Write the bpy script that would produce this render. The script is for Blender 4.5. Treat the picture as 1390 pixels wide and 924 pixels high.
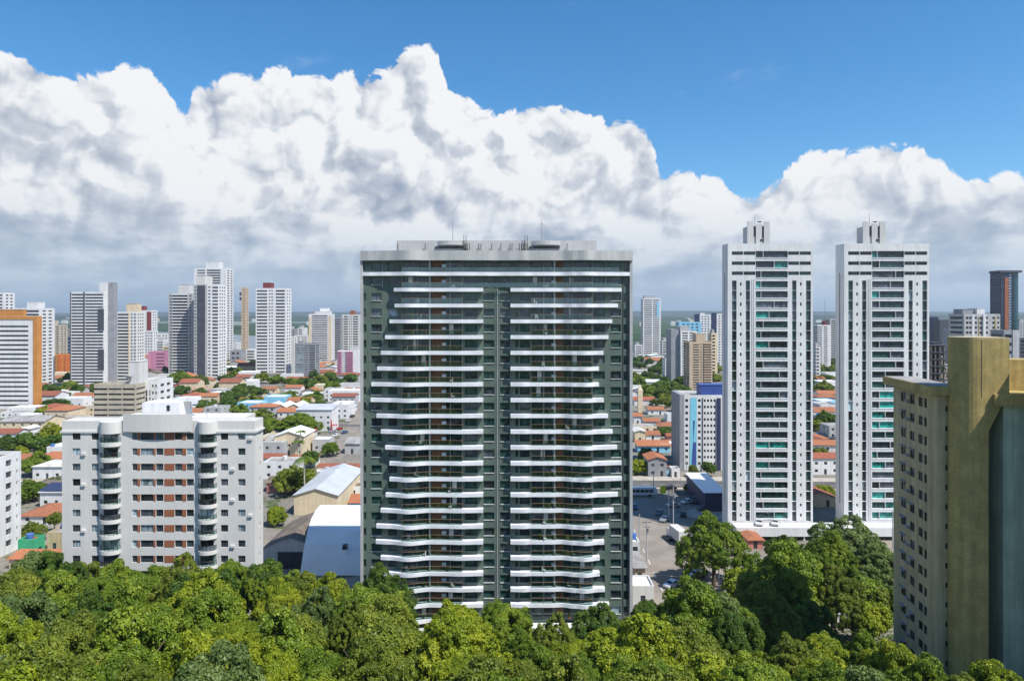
import bpy, math, random
import numpy as np
from mathutils import Vector, Matrix
R = math.radians
random.seed(7); rng = np.random.default_rng(11)
for o in list(bpy.data.objects): bpy.data.objects.remove(o)
scn = bpy.context.scene
COL = scn.collection

# ------------------------------------------------------------------ camera, sky, sun, exposure
F, CX, HY, CZ = 927.0, 695.0, 425.0, 61.0
cam = bpy.data.cameras.new('camera'); cam.lens = 24.0; cam.sensor_width = 36.0
cam.shift_y = -(462 - HY) / 1390.0; cam.clip_start = 0.5; cam.clip_end = 120000
camo = bpy.data.objects.new('camera', cam); COL.objects.link(camo)
camo.location = (0, 0, CZ); camo.rotation_euler = (R(90), 0, 0)
scn.camera = camo
SUN_AZ, SUN_EL = 52.0, 56.0            # degrees to the right of straight behind the camera, and up
sd = Vector((math.sin(R(SUN_AZ)) * math.cos(R(SUN_EL)), -math.cos(R(SUN_AZ)) * math.cos(R(SUN_EL)), math.sin(R(SUN_EL))))
sl = bpy.data.lights.new('sun', 'SUN'); sl.energy = 5.0; sl.angle = R(0.53); sl.color = (1.0, 0.955, 0.88)
so = bpy.data.objects.new('sun', sl); COL.objects.link(so)
so.rotation_euler = sd.to_track_quat('Z', 'Y').to_euler(); so.location = sd * 500
scn.view_settings.view_transform = 'Standard'; scn.view_settings.look = 'None'
scn.view_settings.exposure = 0.32; scn.view_settings.gamma = 1.0
scn.view_settings.use_curve_mapping = False
scn.render.resolution_x = 1024; scn.render.resolution_y = 680
scn.cycles.max_bounces = 6; scn.cycles.diffuse_bounces = 3; scn.cycles.glossy_bounces = 3
scn.cycles.transmission_bounces = 4; scn.cycles.transparent_max_bounces = 8; scn.cycles.volume_bounces = 0


class NT:                                # small helper to write node trees
    def __init__(s, t, flat=False): s.t = t; s.flat = flat
    def n(s, ty, **kw):
        nd = s.t.nodes.new(ty)
        for k, v in kw.items():
            setattr(nd, k, v)
        return nd
    def put(s, sock, v):
        if isinstance(v, bpy.types.NodeSocket): s.t.links.new(v, sock)
        elif v is not None: sock.default_value = v
    def m(s, op, a, b=None, c=None, clamp=False):
        nd = s.n('ShaderNodeMath', operation=op, use_clamp=clamp)
        s.put(nd.inputs[0], a)
        if b is not None: s.put(nd.inputs[1], b)
        if c is not None: s.put(nd.inputs[2], c)
        return nd.outputs[0]
    def mr(s, v, a, b, c=0.0, d=1.0, smooth=True):
        nd = s.n('ShaderNodeMapRange', interpolation_type='SMOOTHSTEP' if smooth else 'LINEAR')
        for i, x in enumerate((v, a, b, c, d)): s.put(nd.inputs[i], x)
        return nd.outputs[0]
    def mix(s, f, a, b, mode='MIX'):
        nd = s.n('ShaderNodeMix', data_type='RGBA', blend_type=mode)
        s.put(nd.inputs[0], f)
        s.put(nd.inputs[6], a if isinstance(a, bpy.types.NodeSocket) else tuple(a) + (1,) * (4 - len(a)))
        s.put(nd.inputs[7], b if isinstance(b, bpy.types.NodeSocket) else tuple(b) + (1,) * (4 - len(b)))
        return nd.outputs[2]
    def noise(s, vec, scale, detail=4, rough=0.5, dist=0.0):
        nd = s.n('ShaderNodeTexNoise', noise_dimensions='2D' if s.flat else '3D'); s.put(nd.inputs['Vector'], vec)
        nd.inputs['Scale'].default_value = scale; nd.inputs['Detail'].default_value = detail
        nd.inputs['Roughness'].default_value = rough; nd.inputs['Distortion'].default_value = dist
        return nd.outputs[0]
    def comb(s, x, y, z):
        nd = s.n('ShaderNodeCombineXYZ')
        for i, v in enumerate((x, y, z)): s.put(nd.inputs[i], v)
        return nd.outputs[0]
    def mapping(s, vec, scale=(1, 1, 1), loc=(0, 0, 0)):
        nd = s.n('ShaderNodeMapping'); s.put(nd.inputs[0], vec)
        nd.inputs['Scale'].default_value = scale; nd.inputs['Location'].default_value = loc
        return nd.outputs[0]


# outline of the cumulus bank as seen from the viewpoint: (azimuth, tangent of elevation)
CLOUD_TOP = [(0, 66), (20, 72), (60, 98), (85, 112), (110, 104), (150, 108), (165, 92), (195, 98), (235, 140), (248, 152), (262, 126),
             (300, 120), (350, 112), (378, 100), (410, 112), (450, 114), (480, 94), (505, 98), (530, 92), (552, 76), (582, 74), (600, 92),
             (607, 118), (640, 132), (660, 152), (680, 155), (740, 146), (780, 160), (840, 158), (870, 172), (888, 205), (897, 240),
             (940, 240), (985, 250), (1012, 264), (1040, 256), (1070, 230), (1100, 206), (1120, 198), (1160, 210), (1180, 205),
             (1230, 210), (1262, 214), (1290, 234), (1320, 242), (1345, 248), (1365, 240), (1390, 246)]
world = bpy.data.worlds.new("World"); scn.world = world; world.use_nodes = True
wt = world.node_tree; wt.nodes.clear(); w = NT(wt, True)


def build_billow():
    g = bpy.data.node_groups.new('billow', 'ShaderNodeTree')
    g.interface.new_socket('P', in_out='INPUT', socket_type='NodeSocketVector')
    g.interface.new_socket('H', in_out='OUTPUT', socket_type='NodeSocketFloat')
    g.interface.new_socket('L', in_out='OUTPUT', socket_type='NodeSocketFloat')
    b = NT(g, True); gi = b.n('NodeGroupInput'); go = b.n('NodeGroupOutput')
    nz = b.n('ShaderNodeTexNoise', noise_dimensions='2D'); g.links.new(gi.outputs[0], nz.inputs['Vector'])
    nz.inputs['Scale'].default_value = 11; nz.inputs['Detail'].default_value = 4; nz.inputs['Roughness'].default_value = 0.55
    wv = b.n('ShaderNodeVectorMath', operation='MULTIPLY_ADD')
    g.links.new(nz.outputs[1], wv.inputs[0]); wv.inputs[1].default_value = (.09, .09, .09); g.links.new(gi.outputs[0], wv.inputs[2])
    tot = None; low_ = None
    for sc, am in ((8.5, 0.46), (19, 0.27), (43, 0.16), (100, 0.10)):
        vo = b.n('ShaderNodeTexVoronoi', feature='F1', voronoi_dimensions='2D'); g.links.new(wv.outputs[0], vo.inputs['Vector'])
        vo.inputs['Scale'].default_value = sc
        q = b.m('MULTIPLY', vo.outputs['Distance'], vo.outputs['Distance'])
        q = b.m('MULTIPLY', b.m('SUBTRACT', 1.0, b.m('MULTIPLY', q, 1.6)), am)
        tot = q if tot is None else b.m('ADD', tot, q)
        if sc == 43: low_ = tot
    f = b.noise(wv.outputs[0], 50, 5, 0.62)
    tot = b.m('ADD', tot, b.m('MULTIPLY', f, 0.22))
    g.links.new(tot, go.inputs[0]); g.links.new(b.m('ADD', low_, b.m('MULTIPLY', f, 0.10)), go.inputs[1])
    return g


BIL = build_billow()
tc = w.n('ShaderNodeTexCoord'); sp = w.n('ShaderNodeSeparateXYZ'); wt.links.new(tc.outputs['Generated'], sp.inputs[0])
dx, dy, dz = sp.outputs
az = w.m('ARCTAN2', dx, dy)
hyp = w.m('SQRT', w.m('ADD', w.m('MULTIPLY', dx, dx), w.m('MULTIPLY', dy, dy)))
v = w.m('DIVIDE', dz, w.m('MAXIMUM', hyp, 0.02))
fc = w.n('ShaderNodeFloatCurve')
pts = []
for px, py in CLOUD_TOP:
    a = math.atan((px - CX) / F); t = (HY - py) / F * math.cos(a)
    pts.append(((a + 0.8) / 1.6, t * 2.0))
cv = fc.mapping.curves[0]
pts = [(0.0, 0.52), (0.04, 0.60)] + pts + [(0.96, 0.42), (1.0, 0.5)]
while len(cv.points) < len(pts): cv.points.new(0.5, 0.5)
for p_, (a, b_) in zip(cv.points, pts): p_.location = (a, b_); p_.handle_type = 'AUTO_CLAMPED'
fc.mapping.update()
w.put(fc.inputs['Value'], w.mr(az, -0.8, 0.8, 0, 1, False))
top = w.m('MULTIPLY', fc.outputs[0], 0.5)
P = w.comb(az, v, 0.0)


def bil(off=(0, 0, 0), scale=(1, 1, 1)):
    gn = w.n('ShaderNodeGroup'); gn.node_tree = BIL
    w.put(gn.inputs[0], w.mapping(P, scale, off)); return gn.outputs


b0 = bil((3.1, 1.7, 0.4)); b1 = bil((3.1 + 0.016, 1.7 + 0.020, 0.4)); h0 = b0[0]
depth = w.m('SUBTRACT', w.m('ADD', top, w.m('MULTIPLY', w.m('SUBTRACT', h0, 0.70), 0.052)), v)   # > 0 inside the bank
mask = w.mr(depth, -0.002, 0.006)
wisp = w.mr(w.noise(w.mapping(P, (1, 2.2, 1), (5, 2, 0)), 5.0, 4, 0.6), 0.66, 0.95, 0, 0.25)
wisp = w.m('MULTIPLY', wisp, w.mr(v, 0.9, 0.5, 0.4, 1))
emb = w.m('MULTIPLY', w.m('SUBTRACT', b0[1], b1[1]), 1.75)  # relief towards the sun, its light and shade put into the cloud colour
big = w.noise(w.mapping(P, (1, 1.35, 1), (1.3, 8.8, 0)), 5.0, 5, 0.55)
vl = w.m('MULTIPLY', w.m('LOGARITHM', w.m('MAXIMUM', w.m('ADD', v, 0.05), 0.02), 2.718), 0.28)
P2 = w.comb(az, vl, 0.0)
low = w.noise(w.mapping(P2, (1, 1.7, 1), (2.2, 3.1, 0)), 6.0, 6, 0.56)
up = w.mr(v, 0.08, 0.24)                                        # 1 in the sunlit upper part of the bank
s_up = w.m('ADD', w.m('ADD', 0.965, emb), w.m('MULTIPLY', w.m('SUBTRACT', big, 0.56), w.mr(depth, 0.015, 0.13, -0.1, 2.1)))
s_lo = w.m('ADD', w.m('ADD', 0.72, w.m('MULTIPLY', emb, 0.6)), w.m('MULTIPLY', w.m('SUBTRACT', low, 0.5), 2.6))
s_ = w.m('ADD', w.m('MULTIPLY', s_up, up), w.m('MULTIPLY', s_lo, w.m('SUBTRACT', 1.0, up)), clamp=True)
ramp = w.n('ShaderNodeValToRGB'); cr = ramp.color_ramp
cr.elements[0].position = 0.0; cr.elements[0].color = (0.33, 0.40, 0.52, 1)
cr.elements[1].position = 1.0; cr.elements[1].color = (0.97, 0.975, 0.985, 1)
for pos, c in ((0.35, (0.50, 0.55, 0.64)), (0.6, (0.64, 0.68, 0.75)), (0.82, (0.84, 0.865, 0.90))):
    e = cr.elements.new(pos); e.color = c + (1,)
w.put(ramp.inputs[0], s_)
ccol = w.mix(w.mr(v, 0.17, 0.0, 0, 0.8), ramp.outputs[0], (0.45, 0.58, 0.73))        # far clouds sink into the blue air of the horizon
sky = w.n('ShaderNodeTexSky', sky_type='NISHITA'); sky.sun_disc = False
sky.sun_elevation = R(SUN_EL); sky.sun_rotation = R(180 - SUN_AZ); sky.altitude = 60
sky.air_density = 1.0; sky.dust_density = 0.25; sky.ozone_density = 2.5
BGS = 0.10
skyc = w.mix(1.0, sky.outputs[0], (0.84, 0.99, 1.06), 'MULTIPLY')
hs = w.n('ShaderNodeHueSaturation'); w.put(hs.inputs['Color'], skyc); hs.inputs['Saturation'].default_value = 1.22; hs.inputs['Value'].default_value = 1.22
cs = w.n('ShaderNodeVectorMath', operation='SCALE'); w.put(cs.inputs[0], ccol); cs.inputs['Scale'].default_value = 0.78 / BGS
tot = w.m('MAXIMUM', mask, wisp)
fin = w.mix(tot, hs.outputs[0], cs.outputs[0])
bg = w.n('ShaderNodeBackground'); w.put(bg.inputs[0], fin); bg.inputs[1].default_value = BGS
wo = w.n('ShaderNodeOutputWorld'); wt.links.new(bg.outputs[0], wo.inputs[0])


# ------------------------------------------------------------------ helpers
def X_(px, D): return (px - CX) / F * D
def Z_(py, D): return CZ - (py - HY) / F * D
def PX(x, y): return CX + F * x / y
def PY(z, y): return HY + F * (CZ - z) / y


MAT = {}
def mat(name, col, rough=0.75, var=0.14, scale=0.35, streak=0.0, metal=0.0, spec=0.35, fine=0.0):
    if name in MAT: return MAT[name]
    m = bpy.data.materials.new(name); m.use_nodes = True; t = m.node_tree; t.nodes.clear(); k = NT(t)
    g = k.n('ShaderNodeNewGeometry'); p = k.n('ShaderNodeBsdfPrincipled')
    f = k.noise(g.outputs['Position'], scale, 4, 0.6)
    val = k.mr(f, 0.3, 0.7, 1 - var, 1 + var)
    if streak:
        st = k.noise(k.mapping(g.outputs['Position'], (1.1, 1.1, 0.07)), 1.0, 4, 0.65)
        val = k.m('MULTIPLY', val, k.mr(st, 0.35, 0.62, 1 - streak, 1.0))
    if fine:
        fn = k.noise(g.outputs['Position'], 3.0, 2, 0.6)
        val = k.m('MULTIPLY', val, k.mr(fn, 0.3, 0.7, 1 - fine, 1 + fine))
    c = k.n('ShaderNodeVectorMath', operation='SCALE'); c.inputs[0].default_value = col; k.put(c.inputs['Scale'], val)
    k.put(p.inputs['Base Color'], c.outputs[0]); p.inputs['Roughness'].default_value = rough
    p.inputs['Metallic'].default_value = metal; p.inputs['Specular IOR Level'].default_value = spec
    o = k.n('ShaderNodeOutputMaterial'); t.links.new(p.outputs[0], o.inputs[0])
    MAT[name] = m; return m


def glassmat(name, col, amount=0.6, rough=0.07, spec=0.7):
    m = bpy.data.materials.new(name); m.use_nodes = True; t = m.node_tree; t.nodes.clear(); k = NT(t)
    oi = k.n('ShaderNodeObjectInfo'); g = k.n('ShaderNodeNewGeometry'); p = k.n('ShaderNodeBsdfPrincipled')
    nz = k.noise(k.mapping(g.outputs['Position'], (1.0, 1.0, 0.9)), 0.9, 2, 0.5)
    val = k.m('ADD', k.mr(oi.outputs['Random'], 0, 1, 1 - amount, 1 + amount, False), k.mr(nz, 0.35, 0.65, -0.35, 0.5))
    c = k.n('ShaderNodeVectorMath', operation='SCALE'); c.inputs[0].default_value = col; k.put(c.inputs['Scale'], k.m('MAXIMUM', val, 0.1))
    k.put(p.inputs['Base Color'], c.outputs[0]); p.inputs['Roughness'].default_value = rough
    p.inputs['Specular IOR Level'].default_value = spec
    o = k.n('ShaderNodeOutputMaterial'); t.links.new(p.outputs[0], o.inputs[0])
    MAT[name] = m; return m


def thinglass(name, col):
    m = bpy.data.materials.new(name); m.use_nodes = True; t = m.node_tree; t.nodes.clear(); k = NT(t)
    tr = k.n('ShaderNodeBsdfTransparent'); tr.inputs[0].default_value = col
    gl = k.n('ShaderNodeBsdfGlossy'); gl.inputs[0].default_value = (0.8, 0.9, 0.9, 1); gl.inputs['Roughness'].default_value = 0.05
    mx = k.n('ShaderNodeMixShader'); mx.inputs[0].default_value = 0.14
    t.links.new(tr.outputs[0], mx.inputs[1]); t.links.new(gl.outputs[0], mx.inputs[2])
    o = k.n('ShaderNodeOutputMaterial'); t.links.new(mx.outputs[0], o.inputs[0]); MAT[name] = m; return m


mat('white', (0.73, 0.73, 0.725), 0.6, 0.05, 0.15, 0.12)
mat('white_trim', (0.80, 0.81, 0.84), 0.35, 0.08, 0.5, 0.0, 0, 0.5)
mat('offwhite', (0.63, 0.62, 0.60), 0.7, 0.05, 0.2, 0.12)
mat('warmwhite', (0.66, 0.645, 0.615), 0.7, 0.04, 0.1, 0.05)
mat('lightgrey', (0.46, 0.46, 0.46), 0.6, 0.10, 0.25, 0.12)
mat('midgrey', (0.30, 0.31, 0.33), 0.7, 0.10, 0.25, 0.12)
mat('darkgrey', (0.075, 0.08, 0.10), 0.6, 0.15, 0.3, 0.1)
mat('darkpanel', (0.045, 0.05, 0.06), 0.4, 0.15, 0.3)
mat('cream', (0.70, 0.58, 0.40), 0.75, 0.06, 0.3, 0.12)
mat('beige', (0.48, 0.43, 0.34), 0.75, 0.08, 0.3, 0.15)
mat('tan', (0.55, 0.43, 0.31), 0.75, 0.08, 0.3, 0.15)
mat('orange', (0.55, 0.24, 0.06), 0.7, 0.08, 0.3, 0.12)
mat('redorange', (0.62, 0.17, 0.05), 0.7, 0.08, 0.3, 0.1)
mat('brownpanel', (0.30, 0.11, 0.055), 0.7, 0.10, 0.5)
mat('maroon', (0.20, 0.045, 0.045), 0.7, 0.1)
mat('pink', (0.55, 0.25, 0.37), 0.75, 0.08, 0.3, 0.1)
mat('salmon', (0.60, 0.24, 0.20), 0.75, 0.08, 0.3, 0.15)
mat('skyblue', (0.25, 0.55, 0.75), 0.5, 0.06)
mat('cyanpanel', (0.22, 0.58, 0.72), 0.5, 0.05)
mat('blue', (0.05, 0.09, 0.30), 0.5, 0.1)
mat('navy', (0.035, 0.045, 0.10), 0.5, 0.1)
mat('green_tile', (0.108, 0.148, 0.122), 0.55, 0.10, 0.5, 0.08, fine=0.05)
mat('greygreen', (0.44, 0.54, 0.44), 0.8, 0.10, 0.3, 0.2, fine=0.05)
mat('ochre', (0.44, 0.335, 0.13), 0.85, 0.14, 0.5, 0.20, fine=0.08)
mat('paleyellow', (0.52, 0.43, 0.26), 0.8, 0.10, 0.3, 0.25, fine=0.05)
mat('concrete', (0.40, 0.39, 0.37), 0.85, 0.14, 0.3, 0.2, fine=0.06)
mat('fairconcrete', (0.50, 0.50, 0.49), 0.6, 0.08, 0.3, 0.12)
mat('metal', (0.35, 0.36, 0.38), 0.4, 0.1, 0.5, 0, 0.6)
mat('blackmetal', (0.025, 0.025, 0.03), 0.5, 0.1)
mat('handrail', (0.26, 0.17, 0.10), 0.4, 0.1)
mat('wood', (0.16, 0.075, 0.035), 0.5, 0.25, 1.5)
mat('woodtrunk', (0.13, 0.10, 0.075), 0.9, 0.3, 1.5)
mat('palmtrunk', (0.42, 0.38, 0.33), 0.9, 0.2, 2)
mat('tyre', (0.02, 0.02, 0.02), 0.8)
mat('fibre', (0.55, 0.54, 0.50), 0.8, 0.2, 0.4, 0.0, fine=0.1)
mat('metalroof', (0.55, 0.57, 0.60), 0.4, 0.10, 0.15, 0.0, 0.15, 0.5, fine=0.03)
mat('metalroof_white', (0.80, 0.82, 0.84), 0.4, 0.06, 0.15, 0.0, 0.0, 0.5)
mat('oldroof', (0.16, 0.13, 0.105), 0.9, 0.3, 0.4, fine=0.12)
mat('greyroof', (0.30, 0.29, 0.28), 0.9, 0.25, 0.3, fine=0.1)
mat('yellowsign', (0.75, 0.80, 0.02), 0.5, 0.05)
mat('red', (0.55, 0.03, 0.03), 0.5, 0.1)
mat('greenpaint', (0.05, 0.36, 0.18), 0.6, 0.1)
mat('tank_blue', (0.06, 0.16, 0.42), 0.5, 0.1)
mat('asphalt', (0.11, 0.105, 0.10), 0.9, 0.22, 0.12, fine=0.1)
mat('asphalt_worn', (0.235, 0.205, 0.175), 0.9, 0.18, 0.12, fine=0.12)
mat('pavement', (0.40, 0.36, 0.31), 0.9, 0.16, 0.2, fine=0.1)
mat('sand', (0.48, 0.40, 0.31), 0.95, 0.18, 0.2, fine=0.1)
mat('paint_white', (0.7, 0.7, 0.68), 0.7, 0.2, 1.0)
for nm, c in (('car_white', (0.75, 0.75, 0.75)), ('car_silver', (0.42, 0.43, 0.45)), ('car_black', (0.02, 0.02, 0.025)), ('car_red', (0.42, 0.03, 0.03)), ('car_grey', (0.14, 0.145, 0.16)), ('car_blue', (0.05, 0.10, 0.25))):
    mat(nm, c, 0.25, 0.03, 0.5, 0, 0.2, 0.6)
glassmat('glass', (0.028, 0.038, 0.048))
glassmat('glass_mid', (0.075, 0.09, 0.105), 0.6)
glassmat('glass_green', (0.022, 0.055, 0.052), 0.6)
glassmat('glass_teal', (0.02, 0.21, 0.18), 0.5)
glassmat('glass_light', (0.26, 0.33, 0.36), 0.5)
glassmat('glass_bluish', (0.03, 0.07, 0.20), 0.5)
glassmat('glass_facade', (0.03, 0.13, 0.13), 0.4, 0.05, 0.9)
thinglass('railglass', (0.62, 0.74, 0.72, 1))


def tilemat(name, col, col2, sc=1.0):
    m = bpy.data.materials.new(name); m.use_nodes = True; t = m.node_tree; t.nodes.clear(); k = NT(t)
    g = k.n('ShaderNodeNewGeometry'); oi = k.n('ShaderNodeObjectInfo'); p = k.n('ShaderNodeBsdfPrincipled')
    n1 = k.noise(g.outputs['Position'], 0.5, 4, 0.65); n2 = k.noise(g.outputs['Position'], 3.5, 2, 0.7)
    c = k.mix(k.m('MULTIPLY', k.m('ADD', n1, k.m('MULTIPLY', oi.outputs['Random'], 0.5)), 0.8, clamp=True), col, col2)
    wv = k.n('ShaderNodeTexWave', bands_direction='DIAGONAL'); k.put(wv.inputs['Vector'], g.outputs['Position'])
    wv.inputs['Scale'].default_value = 1.3; wv.inputs['Distortion'].default_value = 1.0
    q = k.m('MULTIPLY', k.mr(n2, 0.3, 0.7, 0.72, 1.15), k.mr(wv.outputs[1], 0, 1, 0.82, 1.06))
    s = k.n('ShaderNodeVectorMath', operation='SCALE'); k.put(s.inputs[0], c); k.put(s.inputs['Scale'], q)
    k.put(p.inputs['Base Color'], s.outputs[0]); p.inputs['Roughness'].default_value = 0.85
    o = k.n('ShaderNodeOutputMaterial'); t.links.new(p.outputs[0], o.inputs[0]); MAT[name] = m; return m


tilemat('tile_orange', (0.54, 0.19, 0.075), (0.27, 0.11, 0.06))
tilemat('tile_red', (0.42, 0.12, 0.06), (0.22, 0.08, 0.05))


def leafmat(name, a, b, c, trans=0.26):
    m = bpy.data.materials.new(name); m.use_nodes = True; t = m.node_tree; t.nodes.clear(); k = NT(t)
    g = k.n('ShaderNodeNewGeometry'); oi = k.n('ShaderNodeObjectInfo')
    nz = k.noise(g.outputs['Position'], 0.30, 3, 0.6)
    f = k.m('ADD', k.m('MULTIPLY', g.outputs['Random Per Island'], 0.55), k.mr(nz, 0.3, 0.7, -0.12, 0.50))
    f = k.m('ADD', f, k.m('MULTIPLY', k.m('SUBTRACT', oi.outputs['Random'], 0.5), 0.25), clamp=True)
    r = k.n('ShaderNodeValToRGB'); r.color_ramp.elements[0].color = a + (1,); r.color_ramp.elements[1].color = c + (1,)
    e = r.color_ramp.elements.new(0.5); e.color = b + (1,); k.put(r.inputs[0], f)
    p = k.n('ShaderNodeBsdfPrincipled'); k.put(p.inputs['Base Color'], r.outputs[0]); p.inputs['Roughness'].default_value = 0.5
    p.inputs['Specular IOR Level'].default_value = 0.25
    tl = k.n('ShaderNodeBsdfTranslucent'); k.put(tl.inputs[0], k.mix(0.5, r.outputs[0], (0.22, 0.26, 0.01)))
    mx = k.n('ShaderNodeMixShader'); mx.inputs[0].default_value = trans
    t.links.new(p.outputs[0], mx.inputs[1]); t.links.new(tl.outputs[0], mx.inputs[2])
    o = k.n('ShaderNodeOutputMaterial'); t.links.new(mx.outputs[0], o.inputs[0]); MAT[name] = m; return m


leafmat('leaf_mid', (0.065, 0.125, 0.01), (0.145, 0.225, 0.016), (0.28, 0.34, 0.03))
leafmat('leaf_yellow', (0.11, 0.165, 0.01), (0.235, 0.3, 0.015), (0.42, 0.44, 0.03), 0.3)
leafmat('leaf_dark', (0.035, 0.08, 0.01), (0.07, 0.135, 0.016), (0.14, 0.21, 0.025))
leafmat('leaf_pale', (0.07, 0.12, 0.03), (0.13, 0.19, 0.045), (0.24, 0.31, 0.1))
leafmat('leaf_olive', (0.075, 0.115, 0.012), (0.16, 0.205, 0.02), (0.27, 0.3, 0.035))


class MB:
    def __init__(s): s.v = []; s.f = []; s.m = []
    def add(s, vs, fs, mi=0):
        b = len(s.v); s.v += [tuple(q) for q in vs]; s.f += [tuple(b + i for i in q) for q in fs]; s.m += [mi] * len(fs); return s
    def box(s, x0, x1, y0, y1, z0, z1, mi=0):
        return s.add([(x0, y0, z0), (x1, y0, z0), (x1, y1, z0), (x0, y1, z0), (x0, y0, z1), (x1, y0, z1), (x1, y1, z1), (x0, y1, z1)],
                     [(0, 3, 2, 1), (4, 5, 6, 7), (0, 1, 5, 4), (1, 2, 6, 5), (2, 3, 7, 6), (3, 0, 4, 7)], mi)
    def prism(s, pts, z0, z1, mi=0):
        n = len(pts)
        return s.add([(x, y, z0) for x, y in pts] + [(x, y, z1) for x, y in pts],
                     [tuple(range(n - 1, -1, -1)), tuple(range(n, 2 * n))] + [(i, (i + 1) % n, n + (i + 1) % n, n + i) for i in range(n)], mi)
    def cyl(s, x, y, z0, z1, r, n=12, mi=0, r2=None):
        r2 = r if r2 is None else r2
        a = [2 * math.pi * i / n for i in range(n)]
        return s.add([(x + r * math.cos(t), y + r * math.sin(t), z0) for t in a] + [(x + r2 * math.cos(t), y + r2 * math.sin(t), z1) for t in a],
                     [tuple(range(n - 1, -1, -1)), tuple(range(n, 2 * n))] + [(i, (i + 1) % n, n + (i + 1) % n, n + i) for i in range(n)], mi)
    def tube(s, path, rad, n=6, mi=0):
        rings = []
        for i, p in enumerate(path):
            p = Vector(p); a = Vector(path[max(i - 1, 0)]); b = Vector(path[min(i + 1, len(path) - 1)])
            d = (b - a).normalized(); u = d.cross(Vector((0.13, 1, 0.07))).normalized(); w_ = d.cross(u)
            rings.append([p + (u * math.cos(2 * math.pi * k / n) + w_ * math.sin(2 * math.pi * k / n)) * rad[i] for k in range(n)])
        vs = [q for r in rings for q in r]; fs = []
        for i in range(len(path) - 1):
            for k in range(n): fs.append((i * n + k, i * n + (k + 1) % n, (i + 1) * n + (k + 1) % n, (i + 1) * n + k))
        fs.append(tuple(range(n - 1, -1, -1))); fs.append(tuple((len(path) - 1) * n + k for k in range(n)))
        return s.add(vs, fs, mi)
    def mesh(s, name, mats):
        me = bpy.data.meshes.new(name); me.from_pydata(s.v, [], s.f)
        for m in mats: me.materials.append(MAT[m] if isinstance(m, str) else m)
        if len(mats) > 1: me.polygons.foreach_set('material_index', s.m)
        me.update(); return me


def ob(name, me, parent=None, loc=(0, 0, 0), rz=0.0, **props):
    o = bpy.data.objects.new(name, me); COL.objects.link(o); o.location = loc; o.rotation_euler = (0, 0, rz)
    if parent is not None: o.parent = parent
    for k, v_ in props.items(): o[k] = v_
    return o
def build(name, mb, mats, parent=None, **kw):
    return ob(name, mb.mesh(name, mats if isinstance(mats, (list, tuple)) else [mats]), parent, **kw)
def thing(name, label, cat, loc, rz=0.0, group=None):
    o = ob(name, None, None, loc, rz); o['label'] = label; o['category'] = cat
    if group: o['group'] = group
    o.empty_display_size = 2
    return o
AUTO = []                                # (object, core words) whose label is finished at the end from what stands beside it
def auto(o, core): AUTO.append((o, core))
LAND = []                                # landmarks for those labels: (short name, x, y)


def breaks(vals, eps=1e-4):
    out = []
    for q in sorted(vals):
        if not out or q - out[-1] > eps: out.append(q)
    return out


def wallface(mb, ox, oy, ux, uy, W, z0, z1, holes, rec=0.25, mi=0, mi_rev=None):
    """one facade with real openings; u runs to the right when seen from outside"""
    nx, ny = uy, -ux; mi_rev = mi if mi_rev is None else mi_rev
    zs = breaks([z0, z1] + [h[2] for h in holes] + [h[3] for h in holes])
    def pt(a, z, d=0.0): return (ox + ux * a - nx * d, oy + uy * a - ny * d, z)
    for za, zb in zip(zs[:-1], zs[1:]):
        if zb <= z0 + 1e-4 or za >= z1 - 1e-4: continue
        zm = (za + zb) / 2; row = sorted((h[0], h[1]) for h in holes if h[2] < zm < h[3]); a = 0.0
        for h0_, h1_ in row:
            if h0_ > a + 1e-4: mb.add([pt(a, za), pt(h0_, za), pt(h0_, zb), pt(a, zb)], [(0, 1, 2, 3)], mi)
            a = max(a, h1_)
        if a < W - 1e-4: mb.add([pt(a, za), pt(W, za), pt(W, zb), pt(a, zb)], [(0, 1, 2, 3)], mi)
    for a, b, c, d in holes:
        mb.add([pt(a, c), pt(b, c), pt(b, d), pt(a, d), pt(a, c, rec), pt(b, c, rec), pt(b, d, rec), pt(a, d, rec)],
               [(0, 1, 5, 4), (1, 2, 6, 5), (2, 3, 7, 6), (3, 0, 4, 7)], mi_rev)


PANES = {}
def pane_mesh(w_, h_, style, gm):
    key = (round(w_, 2), round(h_, 2), style, gm)
    if key in PANES: return PANES[key]
    mb = MB()
    if style == 'plain': mb.box(0, w_, 0, 0.05, 0, h_)
    me = mb.mesh('window', [gm]); PANES[key] = me; return me
FRAMES = {}
def frame_mesh(w_, h_, fm, nm=1, sill=None):
    key = (round(w_, 2), round(h_, 2), fm, nm, sill)
    if key in FRAMES: return FRAMES[key]
    mb = MB(); t = 0.06
    mb.box(0, w_, -0.05, 0.05, 0, t); mb.box(0, w_, -0.05, 0.05, h_ - t, h_)
    mb.box(0, t, -0.045, 0.045, t, h_ - t); mb.box(w_ - t, w_, -0.045, 0.045, t, h_ - t)
    for i in range(nm):
        c = w_ * (i + 1) / (nm + 1); mb.box(c - t / 2, c + t / 2, -0.045, 0.045, t, h_ - t)
    me = mb.mesh('window', [fm]); FRAMES[key] = me; return me


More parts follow.
